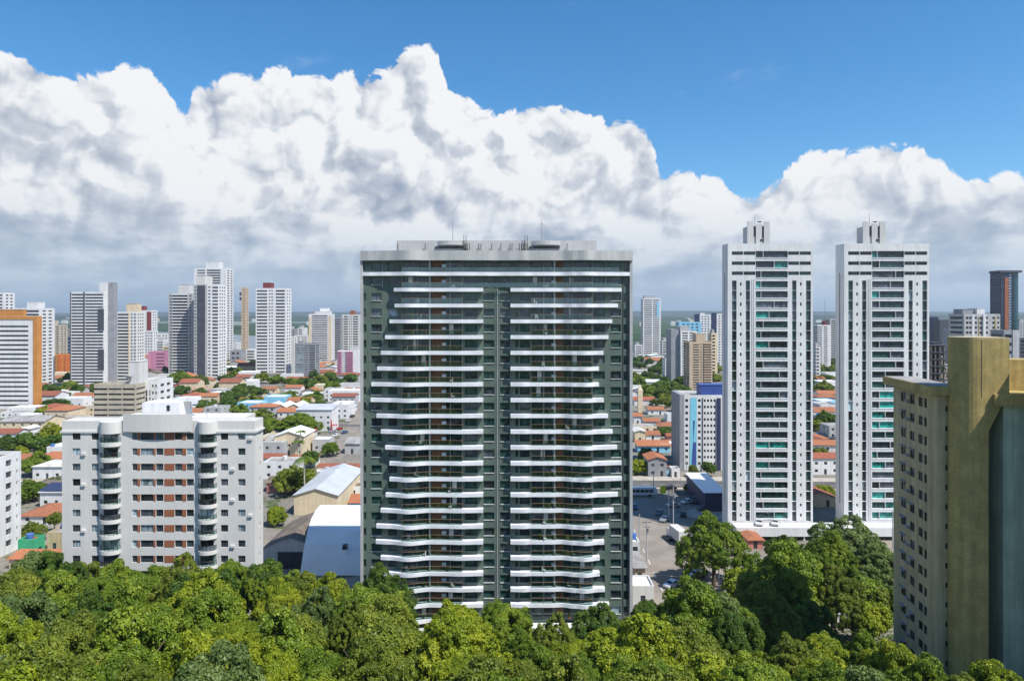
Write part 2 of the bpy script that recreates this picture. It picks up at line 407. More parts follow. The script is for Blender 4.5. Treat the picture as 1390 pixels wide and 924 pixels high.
def put_windows(root, wins, limit=100, frame=None, nm=1, rec=0.25):
    """wins: (x, y, angle, w, h, z, glass) at the recess depth; the largest are single parts, the rest one mesh"""
    wins = sorted(wins, key=lambda q: -q[3] * q[4])
    for i, (x, y, a, w_, h_, z, gm) in enumerate(wins[:limit]):
        if frame:
            f_ = ob('window', frame_mesh(w_, h_, frame, nm), root, (x, y, z), a)
            ob('pane', pane_mesh(w_, h_, 'plain', gm), f_, (0, 0.012, 0))
        else:
            ob('window', pane_mesh(w_, h_, 'plain', gm), root, (x, y, z), a)
    rest = wins[limit:]
    if rest:
        gms = sorted(set(q[6] for q in rest)); mb = MB()
        for x, y, a, w_, h_, z, gm in rest:
            c, s_ = math.cos(a), math.sin(a)
            mb.add([(x, y, z), (x + c * w_, y + s_ * w_, z), (x + c * w_, y + s_ * w_, z + h_), (x, y, z + h_)], [(0, 1, 2, 3)], gms.index(gm))
        build('window', mb, gms, root, kind='stuff')


def block(root, W, Dp, z0, H, holes, wall, gl, rec=0.25, name='wall', x0=0.0, y0=0.0, parapet=0.9, roofmat='greyroof', frame=None, nm=1, limit=100, pick=None, skip_back=False):
    """rectangular body with openings on each side, a sunk flat roof, and the window parts behind the openings"""
    sides = {'F': (x0, y0, 1, 0, W), 'R': (x0 + W, y0, 0, 1, Dp), 'B': (x0 + W, y0 + Dp, -1, 0, W), 'L': (x0, y0 + Dp, 0, -1, Dp)}
    mb = MB(); wins = []
    for k, (ox, oy, ux, uy, L) in sides.items():
        hs_ = [h for h in holes.get(k, []) if h[1] <= L + 1e-3]
        wallface(mb, ox, oy, ux, uy, L, z0, H, [h[:4] for h in hs_], rec)
        nx, ny = uy, -ux
        for h in hs_:
            g_ = h[4] if len(h) > 4 and h[4] else (pick() if pick else gl)
            wins.append((ox + ux * h[0] - nx * rec, oy + uy * h[0] - ny * rec, math.atan2(uy, ux), h[1] - h[0], h[3] - h[2], h[2], g_))
    build(name, mb, wall, root)
    t = 0.25; zr = H - parapet; r = MB()
    xa, xb, ya, yb = x0 + t, x0 + W - t, y0 + t, y0 + Dp - t
    r.add([(x0, y0, H), (x0 + W, y0, H), (x0 + W, y0 + Dp, H), (x0, y0 + Dp, H), (xa, ya, H), (xb, ya, H), (xb, yb, H), (xa, yb, H),
           (xa, ya, zr), (xb, ya, zr), (xb, yb, zr), (xa, yb, zr)],
          [(0, 1, 5, 4), (1, 2, 6, 5), (2, 3, 7, 6), (3, 0, 4, 7), (4, 5, 9, 8), (5, 6, 10, 9), (6, 7, 11, 10), (7, 4, 8, 11)], 0)
    r.add([(xa, ya, zr), (xb, ya, zr), (xb, yb, zr), (xa, yb, zr)], [(0, 1, 2, 3)], 1)
    build('roof', r, [wall, roofmat], root)
    put_windows(root, wins, limit, frame, nm, rec)
    return wins


def tower(name, label, cat, px0, px1, ytop, D, depth, wall, n, front=(), side=(), roofs=(), stripes=(), slabs=(), rz=0.0, gl='glass', base=1.5, roofmat='greyroof', limit=100, group=None, antenna=None, top=None, rec=0.3, pick=None):
    W = X_(px1, D) - X_(px0, D); H = Z_(ytop, D)
    root = thing(name, label, cat, (X_(px0, D), D, 0), R(rz), group)
    top = 1.0 if top is None else top; fh = (H - base - top) / n; holes = {'F': [], 'R': [], 'L': [], 'B': []}
    def feats(fs, L, key):
        for f in fs:
            kind, f0, f1, h0_, h1_ = f[:5]; cnt = f[5] if len(f) > 5 and f[5] else 1
            lo, hi = f[6] if len(f) > 6 and f[6] else (0, n); g_ = f[7] if len(f) > 7 else None
            for i in range(lo, hi):
                z = base + i * fh
                for c in range(cnt):
                    cw = (f1 - f0) / cnt; a = f0 + cw * c; b = a + cw
                    if kind == 'w': a += cw * 0.2; b -= cw * 0.2
                    holes[key].append((a * L, b * L, z + h0_ * fh, z + h1_ * fh, g_))
    feats(front, W, 'F')
    feats(side, depth, 'R'); feats([(f[0], 1 - f[2], 1 - f[1]) + tuple(f[3:]) for f in side], depth, 'L')
    block(root, W, depth, 0, H, holes, wall, gl, rec, roofmat=roofmat, limit=limit, pick=pick)
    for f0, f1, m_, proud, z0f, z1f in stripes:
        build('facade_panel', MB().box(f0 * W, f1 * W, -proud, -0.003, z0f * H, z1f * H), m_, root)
    for f0, f1, dep, m_, h_ in slabs:
        me = MB().box(0, (f1 - f0) * W, -dep, -0.004, 0, h_).mesh('balcony', [m_])
        for i in range(1, n + 1): ob('balcony', me, root, (f0 * W, 0, base + i * fh - h_ * 0.5 - 0.1))
    for f0, f1, d0, d1, h_, m_ in roofs:
        rb = build('roof_block', MB().box(f0 * W, f1 * W, d0 * depth, d1 * depth, H - 0.9, H + h_).box(f0 * W - 0.15, f1 * W + 0.15, d0 * depth - 0.15, d1 * depth + 0.15, H + h_ + 0.003, H + h_ + 0.25), m_, root)
    if antenna:
        f, h_ = antenna
        build('antenna', MB().tube([(f * W, depth * 0.5, H), (f * W, depth * 0.5, H + h_)], [0.15, 0.06], 5), 'metal', root)
    return root

# ------------------------------------------------------------------ ground, water, far land
def smooth(t): t = np.clip(t, 0, 1); return t * t * (3 - 2 * t)
def gz(x, y):
    """height of the ground: a wooded rise below the viewpoint, flat town beyond"""
    x = np.asarray(x, float); y = np.asarray(y, float)
    h = 19.0 * smooth((128 - y) / 82.0)
    h = h * (1 - 0.45 * smooth((x - 25) / 25.0))
    return h + 0.5 * np.sin(x * 0.11) * np.sin(y * 0.09) * smooth((128 - y) / 40.0)


def gridsheet(name, xs, ys, fz, m_, **kw):
    xs = np.array(xs); ys = np.array(ys); XX, YY = np.meshgrid(xs, ys); ZZ = fz(XX, YY)
    vs = np.stack([XX.ravel(), YY.ravel(), ZZ.ravel()], 1); nx_ = len(xs)
    fs = [(j * nx_ + i, j * nx_ + i + 1, (j + 1) * nx_ + i + 1, (j + 1) * nx_ + i) for j in range(len(ys) - 1) for i in range(nx_ - 1)]
    me = bpy.data.meshes.new(name); me.from_pydata(vs.tolist(), [], fs); me.materials.append(m_)
    for p in me.polygons: p.use_smooth = True
    return ob(name, me, **kw)


def groundmat():
    m = bpy.data.materials.new('ground'); m.use_nodes = True; t = m.node_tree; t.nodes.clear(); k = NT(t)
    g = k.n('ShaderNodeNewGeometry'); sp_ = k.n('ShaderNodeSeparateXYZ'); k.put(sp_.inputs[0], g.outputs['Position'])
    p = k.n('ShaderNodeBsdfPrincipled'); p.inputs['Roughness'].default_value = 0.95; p.inputs['Specular IOR Level'].default_value = 0.15
    n1 = k.noise(g.outputs['Position'], 0.03, 5, 0.6); n2 = k.noise(g.outputs['Position'], 0.9, 4, 0.6)
    town = k.mix(k.mr(n1, 0.35, 0.6), (0.26, 0.23, 0.19), (0.15, 0.145, 0.13))
    town = k.mix(k.mr(n2, 0.35, 0.7, 0, 0.5), town, (0.34, 0.29, 0.23))
    town = k.mix(k.mr(k.noise(g.outputs['Position'], 0.11, 4, 0.6), 0.54, 0.62, 0, 0.85), town, (0.05, 0.085, 0.02))
    grass = k.mix(n2, (0.028, 0.045, 0.012), (0.07, 0.08, 0.025))
    near = k.mr(sp_.outputs[1], 122, 132)
    c = k.mix(near, grass, town)
    f1 = k.noise(g.outputs['Position'], 0.004, 6, 0.65); f2 = k.noise(g.outputs['Position'], 0.0009, 5, 0.6)
    farg = k.mix(k.mr(f1, 0.35, 0.65), (0.022, 0.05, 0.016), (0.05, 0.085, 0.03))
    farg = k.mix(k.mr(f2, 0.50, 0.62, 0, 0.75), farg, (0.03, 0.055, 0.03))
    farg = k.mix(k.mr(k.noise(k.mapping(g.outputs['Position'], (1, 2.5, 1)), 0.006, 4, 0.7), 0.66, 0.72, 0, 0.6), farg, (0.5, 0.5, 0.48))
    fy = k.m('ADD', sp_.outputs[1], k.m('MULTIPLY', k.m('SUBTRACT', f1, 0.5), 300))
    c = k.mix(k.mr(fy, 1000, 1120), c, farg)
    k.put(p.inputs['Base Color'], c); o = k.n('ShaderNodeOutputMaterial'); t.links.new(p.outputs[0], o.inputs[0])
    MAT['ground'] = m; return m
ys = list(np.linspace(-40, 180, 56)) + [260, 400, 700, 1200, 2500, 5000, 9000, 16000, 30000, 60000]
xs = [-60000, -20000, -6000, -2000, -600] + list(np.linspace(-220, 220, 56)) + [600, 2000, 6000, 20000, 60000]
ys = [-20000, -3000, -400] + ys
gridsheet('ground', xs, ys, gz, groundmat(), kind='structure')


def watermat():
    m = bpy.data.materials.new('water'); m.use_nodes = True; t = m.node_tree; t.nodes.clear(); k = NT(t)
    p = k.n('ShaderNodeBsdfPrincipled'); p.inputs['Base Color'].default_value = (0.10, 0.135, 0.16, 1); p.inputs['Roughness'].default_value = 0.22
    g = k.n('ShaderNodeNewGeometry'); nz = k.noise(g.outputs['Position'], 0.15, 4, 0.6)
    b = k.n('ShaderNodeBump'); b.inputs['Strength'].default_value = 0.4; b.inputs['Distance'].default_value = 1.0; k.put(b.inputs['Height'], nz)
    t.links.new(b.outputs[0], p.inputs['Normal']); o = k.n('ShaderNodeOutputMaterial'); t.links.new(p.outputs[0], o.inputs[0])
    MAT['water'] = m; return m
watermat()
rv = MB()
up_ = [(-2600, 2500), (-1800, 2300), (-1200, 2250), (-900, 2050), (-620, 1750), (-420, 1500), (-300, 1300)]
lo_ = [(-280, 1180), (-330, 1020), (-420, 950), (-600, 960), (-900, 1080), (-1300, 1300), (-2600, 1700)]
rv.add([(x, y, 0.3) for x, y in up_ + lo_], [tuple(range(len(up_ + lo_)))[::-1]])
build('river', rv, 'water', kind='structure')
rv = MB(); rv.add([(x, y, 0.3) for x, y in [(-7000, 4300), (-1000, 4250), (-300, 4400), (-900, 4700), (-7000, 4900)]], [(0, 1, 2, 3, 4)])
build('far_river', rv, 'water', kind='structure')


def ridge(name, D, x0, x1, hmin, hmax, seed, wid, m_):
    r = np.random.default_rng(seed); n = 180; xs_ = np.linspace(x0, x1, n); h = np.zeros(n)
    for k in range(1, 9): h += np.sin(xs_ / (x1 - x0) * 2 * math.pi * (2 ** k) * 0.37 + r.uniform(0, 6.28)) / (1.6 ** k)
    h = hmin + (h - h.min()) / (h.max() - h.min()) * (hmax - hmin)
    vs = []
    for x, q in zip(xs_, h): vs += [(x, D, -1), (x, D + wid * 0.4, q), (x, D + wid, -1)]
    fs = []
    for i in range(n - 1):
        a = i * 3; b = a + 3; fs += [(a, b, b + 1, a + 1), (a + 1, b + 1, b + 2, a + 2)]
    me = bpy.data.meshes.new(name); me.from_pydata(vs, [], fs); me.materials.append(m_); return ob(name, me, kind='structure')
mat('forest', (0.022, 0.042, 0.02), 0.95, 0.5, 0.004)
ridge('hills', 9500, -12000, 12000, 62, 96, 3, 2500, MAT['forest'])
ridge('low_hills', 5600, -8000, 8000, 28, 52, 5, 1200, MAT['forest'])
ridge('wooded_bank', 2500, -2600, 60, 3, 10, 8, 200, MAT['forest'])

# ------------------------------------------------------------------ roads (thin sheets above the ground) with kerbs and paint
def sheet(name, pts, z, m_): return build(name, MB().add([(x, y, z) for x, y in pts], [tuple(range(len(pts)))]), m_, kind='structure')
sheet('avenue', [(5, 229), (130, 226), (130, 246), (5, 250)], 0.012, 'asphalt')
sheet('central_reservation', [(5, 238.2), (130, 234.6), (130, 236.4), (5, 240.2)], 0.10, 'sand')
sheet('far_pavement', [(5, 250.2), (130, 246.2), (130, 252), (5, 257)], 0.12, 'pavement')
sheet('side_street', [(26, 128), (41, 128), (44, 150), (52, 188), (62, 228.8), (30, 229), (27, 200), (26, 160)], 0.016, 'asphalt_worn')
kb = MB()
for (xa, ya), (xb, yb) in (((5, 229), (29, 229)), ((63, 228.3), (130, 226))):
    kb.add([(xa, ya - .3, 0), (xb, yb - .3, 0), (xb, yb, 0), (xa, ya, 0), (xa, ya - .3, .13), (xb, yb - .3, .13), (xb, yb, .13), (xa, ya, .13)], [(4, 5, 6, 7), (0, 1, 5, 4), (2, 3, 7, 6)])
build('kerb', kb, 'lightgrey', kind='structure')
ln = MB()
for i in range(22):
    x = 8 + i * 5.5; y = 233.8 - (x - 5) * 0.028; ln.add([(x, y, .022), (x + 2.4, y - .07, .022), (x + 2.4, y + .1, .022), (x, y + .17, .022)], [(0, 1, 2, 3)])
    y += 10.5; ln.add([(x, y, .022), (x + 2.4, y - .07, .022), (x + 2.4, y + .1, .022), (x, y + .17, .022)], [(0, 1, 2, 3)])
for i in range(9): ln.add([(33 + i * 0.25, 150 + i * 8, .022), (33.15 + i * .25, 150 + i * 8, .022), (33.3 + i * .25, 153 + i * 8, .022), (33.15 + i * .25, 153 + i * 8, .022)], [(0, 1, 2, 3)])
build('road_marking', ln, 'paint_white', kind='structure')
sheet('parking_lot', [(48, 205), (74, 200), (74, 226.5), (62.5, 227.5), (57, 214)], 0.02, 'pavement')
# streets of the quarter on the left, running away from the viewer
sheet('long_street', [(-74, 262), (-68, 262), (-94, 460), (-118, 640), (-126, 640), (-102, 460)], 0.012, 'asphalt_worn')
sheet('cross_street', [(-330, 372), (-20, 366), (-20, 374), (-330, 380)], 0.017, 'asphalt')
sheet('back_street', [(-420, 560), (-20, 552), (-20, 561), (-420, 569)], 0.017, 'asphalt')

# ------------------------------------------------------------------ the dark green tower in the middle
LAND.append(('the dark green tower', -3, 138))
k = 130 / F; bx0 = X_(490, 130)
def gx(px): return (px - 490) * k
def gzy(py): return Z_(py, 130)
G = thing('apartment_tower', 'wide dark green apartment tower with white curved balcony bands across its front', 'apartment building', (bx0, 130, 0))
PITCH = 21.24
band_y = [372.0] + [393.4 + PITCH * i for i in range(22)]
Ls = [536, 537, 530, 524, 518, 513, 505, 504, 512, 518, 524, 530, 530, 524.7, 517.7, 511.7, 511, 517.7, 522, 530, 540, 548]
Rs = [843, 838, 830, 825, 818, 812, 812, 818.5, 824.5, 830.7, 837, 843, 843.5, 838, 832, 825.6, 819, 813, 813, 820, 826, 830]
def interp(tab, x):
    if x <= tab[0][0]: return tab[0][1]
    for (a, u), (b, v_) in zip(tab[:-1], tab[1:]):
        if x <= b:
            t = (x - a) / (b - a); t = t * t * (3 - 2 * t); return u + (v_ - u) * t
    return tab[-1][1]
PRO = [(490, 0.5), (505, 0.9), (530, 1.5), (556, 2.7), (584, 1.35), (600, 1.45), (625, 1.8), (656, 1.5), (675, 1.1), (693, 1.5), (711, 1.75), (720, 1.45),
       (745, 1.5), (761, 1.2), (779, 2.1), (793, 2.7), (812, 1.7), (843, 0.9), (858, 0.5)]
PRO = [(a, u * .68 + .15) for a, u in PRO]
def planstrip(mb, a, b, z0, z1, inset=0.0, back=0.02, thick=None, mi=0):
    n = max(4, int((b - a) / 3)); xs_ = [a + (b - a) * i / n for i in range(n + 1)]
    fr = [(gx(x), -(interp(PRO, x) - inset)) for x in xs_]
    if thick: bk = [(x, y + thick) for x, y in fr][::-1]
    else: bk = [(fr[-1][0], -back), (fr[0][0], -back)]
    pts = fr + bk; m_ = len(pts)
    vs = [(x, y, z0) for x, y in pts] + [(x, y, z1) for x, y in pts]; fs = [(i, (i + 1) % m_, m_ + (i + 1) % m_, m_ + i) for i in range(m_)]
    N = len(fr)
    if thick:
        for i in range(N - 1):
            j = m_ - 1 - i; fs += [(i, j, j - 1, i + 1), (m_ + i, m_ + i + 1, m_ + j - 1, m_ + j)]
    else: fs += [tuple(range(m_ - 1, -1, -1)), tuple(range(m_, 2 * m_))]
    mb.add(vs, fs, mi)
holes = []
gpick = random.Random(3)
for i in range(23):
    ytopb = (354.5 - 2.4) if i == 0 else band_y[i - 1]      # centre of the band above this storey
    wz1, wz0 = gzy(ytopb + 4.2), gzy(ytopb + 14.4)
    dz1, dz0 = gzy(ytopb + 3.6), gzy(ytopb + 17.9)
    row = [(493.6, 497), (504, 518), (527, 539), (631, 648), (656.5, 671), (679, 692), (699.5, 703.5), (705.5, 719), (806, 821), (829, 843)]
    for a, b in row: holes.append((gx(a), gx(b), wz0, wz1, gpick.choices(['glass_green', 'glass', 'glass_mid', 'glass_light'], [8, 3, 2, .25])[0]))
    for a, b in ((547, 564.5), (566, 582), (604.5, 627), (722, 736.5), (738, 750), (765, 775.5), (777.5, 802)):
        holes.append((gx(a), gx(b), dz0, dz1, gpick.choices(['glass_green', 'glass', 'glass_mid'], [6, 4, 2])[0]))
    holes.append((gx(846.5), gx(853), gzy(ytopb + 16.5), gzy(ytopb + 4.5), 'glass'))
Hm = gzy(343)
block(G, gx(858), 10, 0, Hm, {'F': holes}, 'green_tile', 'glass', 0.28, name='wall', frame='darkgrey', limit=100, parapet=0.5)
build('edge_fin', MB().box(-0.02, gx(493), -0.55, -0.005, 0, gzy(354)), 'lightgrey', G)
build('edge_fin', MB().box(gx(854.4), gx(858) + .02, -0.55, -0.005, 0, gzy(354)), 'lightgrey', G)
build('downpipe', MB().box(gx(674.6), gx(675.4), -0.12, -0.004, 0, gzy(391)), 'lightgrey', G)
build('corner_panel', MB().box(gx(844.9), gx(846.2), -0.06, -0.004, 0, gzy(376)), 'darkpanel', G)
cb = MB(); planstrip(cb, 490, 858, gzy(354), gzy(341), inset=-0.35); build('crown_band', cb, 'fairconcrete', G)
tb = MB(); planstrip(tb, 492.5, 856, gzy(374.6), gzy(369.6)); build('balcony_band', tb, 'white_trim', G)
def balcony(a, b, yc, ra, rb):
    mb = MB(); planstrip(mb, a, b, gzy(yc + 2.6), gzy(yc - 2.4)); bl = build('balcony', mb, 'white_trim', G)
    z = gzy(yc - 2.4)
    rl = MB(); planstrip(rl, ra, rb, z + 1.0, z + 1.06, inset=0.14, thick=0.07)
    for px in np.arange(ra, rb + .1, (rb - ra) / 5): y = -(interp(PRO, px) - 0.17); rl.box(gx(px) - .025, gx(px) + .025, y - .02, y + .03, z, z + 1.0)
    build('handrail', rl, 'handrail', bl)
    gl_ = MB(); planstrip(gl_, ra, rb, z + 0.06, z + 0.97, inset=0.16, thick=0.02); build('glass_panel', gl_, 'railglass', bl)
for i in range(22):
    yc = band_y[i + 1]
    balcony(Ls[i], 656, yc, 547, 628)
    if i < 21: balcony(693, Rs[i], yc, 721, 803)
sill_me = MB().box(0, 1, -.14, -.003, 0, .09).mesh('window_sill', ['offwhite'])
for a, b_ in ((504, 518), (656.5, 671), (679, 692), (829, 843)):
    for i in range(1, 23):
        if a == 504 and i < 23 and Ls[min(i, 21)] < 512: continue
        q = ob('window_sill', sill_me, G, (gx(a), 0, gzy(band_y[i - 1] + 14.4) - .095)); q.scale = (gx(b_) - gx(a), 1, 1)
def crown_small():
    r_ = random.Random(1); m_ = MB().cyl(0, 0, 0, .35, .16, 8, 1, .2)
    for q in range(70):
        c = Vector((r_.gauss(0, .2), r_.gauss(0, .2), .45 + abs(r_.gauss(0, .3)))); a = Vector((r_.uniform(-1, 1), r_.uniform(-1, 1), r_.uniform(-.3, 1))).normalized() * .2; b = a.cross(Vector((.3, .5, 1))).normalized() * .07
        m_.add([c - b, c + a, c + b], [(0, 1, 2)], 0)
    return m_.mesh('potted_plant', ['leaf_mid', 'brownpanel'])
chair_me = MB().box(-.28, .28, -.28, .28, .38, .45).box(-.28, .28, .22, .28, .45, .95).box(-.26, -.2, -.26, -.2, 0, .379).box(.2, .26, -.26, -.2, 0, .379).box(-.26, -.2, .2, .26, 0, .379).box(.2, .26, .2, .26, 0, .379).mesh('balcony_chair', ['offwhite'])
curt_me = MB().box(0, .8, 0, .05, 0, 2.1).mesh('curtain', ['offwhite'])
wp = MB().box(0, gx(603) - gx(585), -0.06, 0, 0, 2.15).mesh('wood_panel', ['wood'])
wq = MB().box(0, gx(764) - gx(755), -0.06, 0, 0, 2.15).mesh('wood_panel', ['wood'])
ac = MB().box(0, .8, -0.42, -0.07, 0, .55).mesh('air_conditioner', ['white'])
for i in range(23):
    yb = band_y[i] - 2.7 if i < 23 else 0
    z = gzy(band_y[i] - 2.8) + 0.01
    q = ob('wood_panel', wp, G, (gx(585.0), -0.002, z)); ob('air_conditioner', ac, q, (gx(600) - gx(585), 0, 0.9))
    q = ob('wood_panel', wq, G, (gx(755), -0.002, z))
    if i % 2: ob('air_conditioner', ac, q, (-.9, 0, 0.8))
for px in (583.6, 752.6):
    build('pilaster', MB().box(gx(px) - 0.13, gx(px) + 0.13, -0.5, -0.003, 6, gzy(354)), 'offwhite', G)
for px in (568, 612, 628, 738, 776.5, 803):
    build('mullion', MB().box(gx(px) - 0.03, gx(px) + 0.03, -1.05, -0.98, 6, gzy(354)), 'metal', G)
for px in (547, 520, 821):
    build('mullion', MB().box(gx(px) - 0.025, gx(px) + 0.025, -0.75, -0.70, gzy(391), gzy(354)), 'metal', G)
rlf = random.Random(8)
pl = crown_small()
for i in range(22):
    for a, b_ in ((548, 582), (605, 626), (723, 750), (766, 801)):
        if rlf.random() < .4:
            px = rlf.uniform(a + 2, b_ - 2); q = ob('potted_plant', pl, G, (gx(px), -(interp(PRO, px) - .6), gzy(band_y[i + 1] - 2.4))); sc_ = rlf.uniform(.6, 1.2); q.scale = (sc_, sc_, sc_)
        if rlf.random() < .35:
            px = rlf.uniform(a + 2, b_ - 5); ob('balcony_chair', chair_me, G, (gx(px), -.9, gzy(band_y[i + 1] - 2.4)), rlf.uniform(-2, 2))
        if rlf.random() < .28:
            px = rlf.uniform(a, b_ - 9); ob('curtain', curt_me, G, (gx(px), .16, gzy(band_y[i] + 17.5)))
# glazed top storeys
for (ya, yb_) in ((356, 369.5), (375, 390)):
    g2 = MB(); planstrip(g2, 547, 840, gzy(yb_ + .3), gzy(yb_ - 6), inset=0.16, thick=0.02); build('glass_panel', g2, 'railglass', G)
# roof structures
rb = MB(); rb.box(gx(535), gx(812), 2.5, 9, Hm - .6, gzy(327) + .35); RB = build('roof_block', rb, 'fairconcrete', G)
for a, b in ((592, 629), (722, 762)):
    cpts = [(gx(a + (b - a) * i / 14), 2.45 - 0.9 * math.sin(math.pi * i / 14)) for i in range(15)]
    build('curved_canopy', MB().prism(cpts[::-1], gzy(331), gzy(325.2)), 'fairconcrete', RB)
    build('vent_slot', MB().box(gx(a - 3), gx(b - 1), 2.3, 2.495, gzy(335.5), gzy(332.6)), 'darkpanel', RB)
rp = MB().tube([(0, 0, 0), (0, 0, 1.5), (0.12, -.1, 1.75)], [.07, .07, .07], 5).mesh('vent_pipe', ['blackmetal'])
for px in (629.5, 631, 633, 636, 649, 652, 667, 679.5, 692, 695, 705, 708, 711, 713, 716, 537, 575, 771): ob('vent_pipe', rp, RB, (gx(px), 2.2, Hm + .2))
for px in (630, 714.5):
    ld = MB().box(-.3, -.24, 0, .06, 0, 3.6).box(.24, .3, 0, .06, 0, 3.6)
    for q in range(10): ld.box(-.24, .24, .01, .05, .3 + q * .35, .35 + q * .35)
    build('ladder', ld, 'blackmetal', RB, loc=(gx(px), 2.05, Hm))
for px in (612, 736.5):
    an = MB().tube([(0, 0, 0), (0, 0, 4.6)], [.07, .035], 5).box(-.25, .25, -.02, .02, 3.7, 3.76).box(-.02, .02, -.2, .2, 4.2, 4.26)
    build('antenna', an, 'metal', RB, loc=(gx(px), 4, gzy(327)))
build('base_canopy', MB().box(gx(655), gx(859), -3.2, -0.6, gzy(849), gzy(843)), 'white', G)
build('podium', MB().box(-1.5, gx(858) + 1, -3.0, -0.6, 0, gzy(849.3)), 'fairconcrete', G)

# ------------------------------------------------------------------ the pale apartment block at the left
LAND.append(('the pale grey block', X_(215, 134), 137))
k2 = 134 / F
def qx(px): return (px - 84) * k2
def qz(py): return Z_(py, 134)
Bq = thing('apartment_block', 'pale grey apartment block with two columns of rounded balconies and brown window panels', 'apartment building', (X_(84, 134), 134, 0))
holes = []; rr = random.Random(5)
nfl = 15
for i in range(nfl):
    yc = 592 + 20.8 * i
    z0, z1 = qz(yc + 4.8), qz(yc - 4.6)
    if z0 < 0.5: continue
    for a, b in ((98, 109), (124, 134), (299.5, 309.5), (323, 333)):
        holes.append((qx(a), qx(b), z0, z1, rr.choice(['glass', 'glass_mid', 'glass', 'glass_light'])))
    for a, b in ((179.2, 186), (190.5, 208), (211.5, 221.5), (237, 247), (253, 263)):
        holes.append((qx(a), qx(b), z0, z1, rr.choice(['glass', 'glass_mid', 'glass', 'glass_light'])))
    for a, b in ((140, 160), (272, 290)): holes.append((qx(a), qx(b), qz(yc + 8), z1 + .1, rr.choice(['glass', 'glass_mid', 'glass', 'glass_light'])))
    if i < 10:
        pm = MB()
        for a, b in ((186.3, 190.2), (208.3, 211.2), (223, 236.7), (247.3, 252.7)): pm.box(qx(a), qx(b), -0.04, -0.003, z0, z1)
        build('brown_panel', pm, 'brownpanel', Bq)
Hq = qz(571)
sideh = [(2.6, 3.2, qz(592 + 20.8 * i + 4), qz(592 + 20.8 * i - 3), 'glass_mid') for i in range(13)]
block(Bq, qx(345.5), 4.6, 0, Hq, {'F': holes, 'R': sideh}, 'warmwhite', 'glass', 0.22, frame='blackmetal', limit=100, parapet=0.7, roofmat='white')
def halfell(a, b, dep, inset=0.0, n=14):
    c = (qx(a) + qx(b)) / 2; r = (qx(b) - qx(a)) / 2 - inset
    return [(c - r * math.cos(math.pi * i / n), -(dep - inset) * math.sin(math.pi * i / n) - 0.003) for i in range(n + 1)]
for a, b in ((136, 164), (269, 294.5)):
    o_ = halfell(a, b, 1.45)
    build('rounded_parapet', MB().prism(o_, qz(587.5), qz(571.5)), 'warmwhite', Bq)
    for i in range(nfl):
        yc = 592 + 20.8 * i
        zt = qz(yc + 7.6)
        if zt < 2: continue
        bl = build('balcony', MB().prism(o_, zt - .75, zt), 'warmwhite', Bq)
        inn = halfell(a, b, 1.45, 0.12); n = len(inn); ring = inn
        rl = MB(); rl.add([(x, y, zt) for x, y in ring] + [(x, y, zt + .95) for x, y in ring], [(j, j + 1, n + j + 1, n + j) for j in range(n - 1)])
        build('railing', rl, 'railglass' if (i + int(a)) % 3 else 'glass_mid', bl)
        tr_ = MB(); tr_.tube([(x, y, zt + .97) for x, y in ring], [.04] * n, 4)
        for j in range(0, n, 2): tr_.box(ring[j][0] - .03, ring[j][0] + .03, ring[j][1] - .03, ring[j][1] + .03, zt, zt + .95)
        build('handrail', tr_, 'blackmetal', bl)
        if (i * 7 + int(a)) % 4 == 1:     # balconies closed in with glass
            gm = MB(); gm.add([(x, y, zt + 1) for x, y in ring] + [(x, y, zt + 2.05) for x, y in ring], [(j, j + 1, n + j + 1, n + j) for j in range(n - 1)])
            build('balcony_glazing', gm, 'railglass', bl)
build('cornice', MB().box(-.25, qx(136), -.22, -.003, qz(587.3), qz(584.3)).box(qx(295), qx(346) + .25, -.22, -.003, qz(587.3), qz(584.3)).box(qx(346) + .003, qx(346) + .25, 0, 4.6, qz(587.3), qz(584.3)), 'warmwhite', Bq)
build('raised_parapet', MB().prism([(qx(168 + 94 * i / 14), -0.30 - 0.55 * math.sin(math.pi * i / 14)) for i in range(15)], qz(585.5), qz(561.5)), 'warmwhite', Bq)
build('stair_body', MB().box(qx(130), qx(310), 4.603, 14, 0, Hq - .5), 'warmwhite', Bq)
ph = build('penthouse', MB().box(qx(172), (X_(244, 140) - X_(84, 134)), 5.5, 11.5, Hq - 1.5, Z_(546, 140)), 'white', Bq)
build('penthouse_window', MB().box(qx(207), qx(211.5), 5.42, 5.497, Z_(557, 140), Z_(549.5, 140)), 'glass', ph)
build('roof_tank', MB().box(qx(215), qx(240), 7.5, 10.5, Z_(546, 140) + .003, Z_(541, 140)), 'white', ph)

for px, h_ in ((182, 3.2), (232, 2.4), (256, 3.6)):
    build('antenna', MB().tube([(qx(px), 8, Hq - 1), (qx(px), 8, Z_(546, 140) + h_)], [.06, .03], 5).box(qx(px) - .5, qx(px) + .5, 7.98, 8.02, Z_(546, 140) + h_ - .5, Z_(546, 140) + h_ - .45), 'metal', Bq)
acm = MB().box(-.4, .4, -.32, -.003, 0, .5).mesh('air_conditioner', ['offwhite'])
for i, px in ((1, 113.5), (3, 113.5), (4, 316), (6, 113.5), (2, 316), (7, 316), (5, 340), (0, 340)): ob('air_conditioner', acm, Bq, (qx(px), 0, qz(592 + 20.8 * i + 5)))
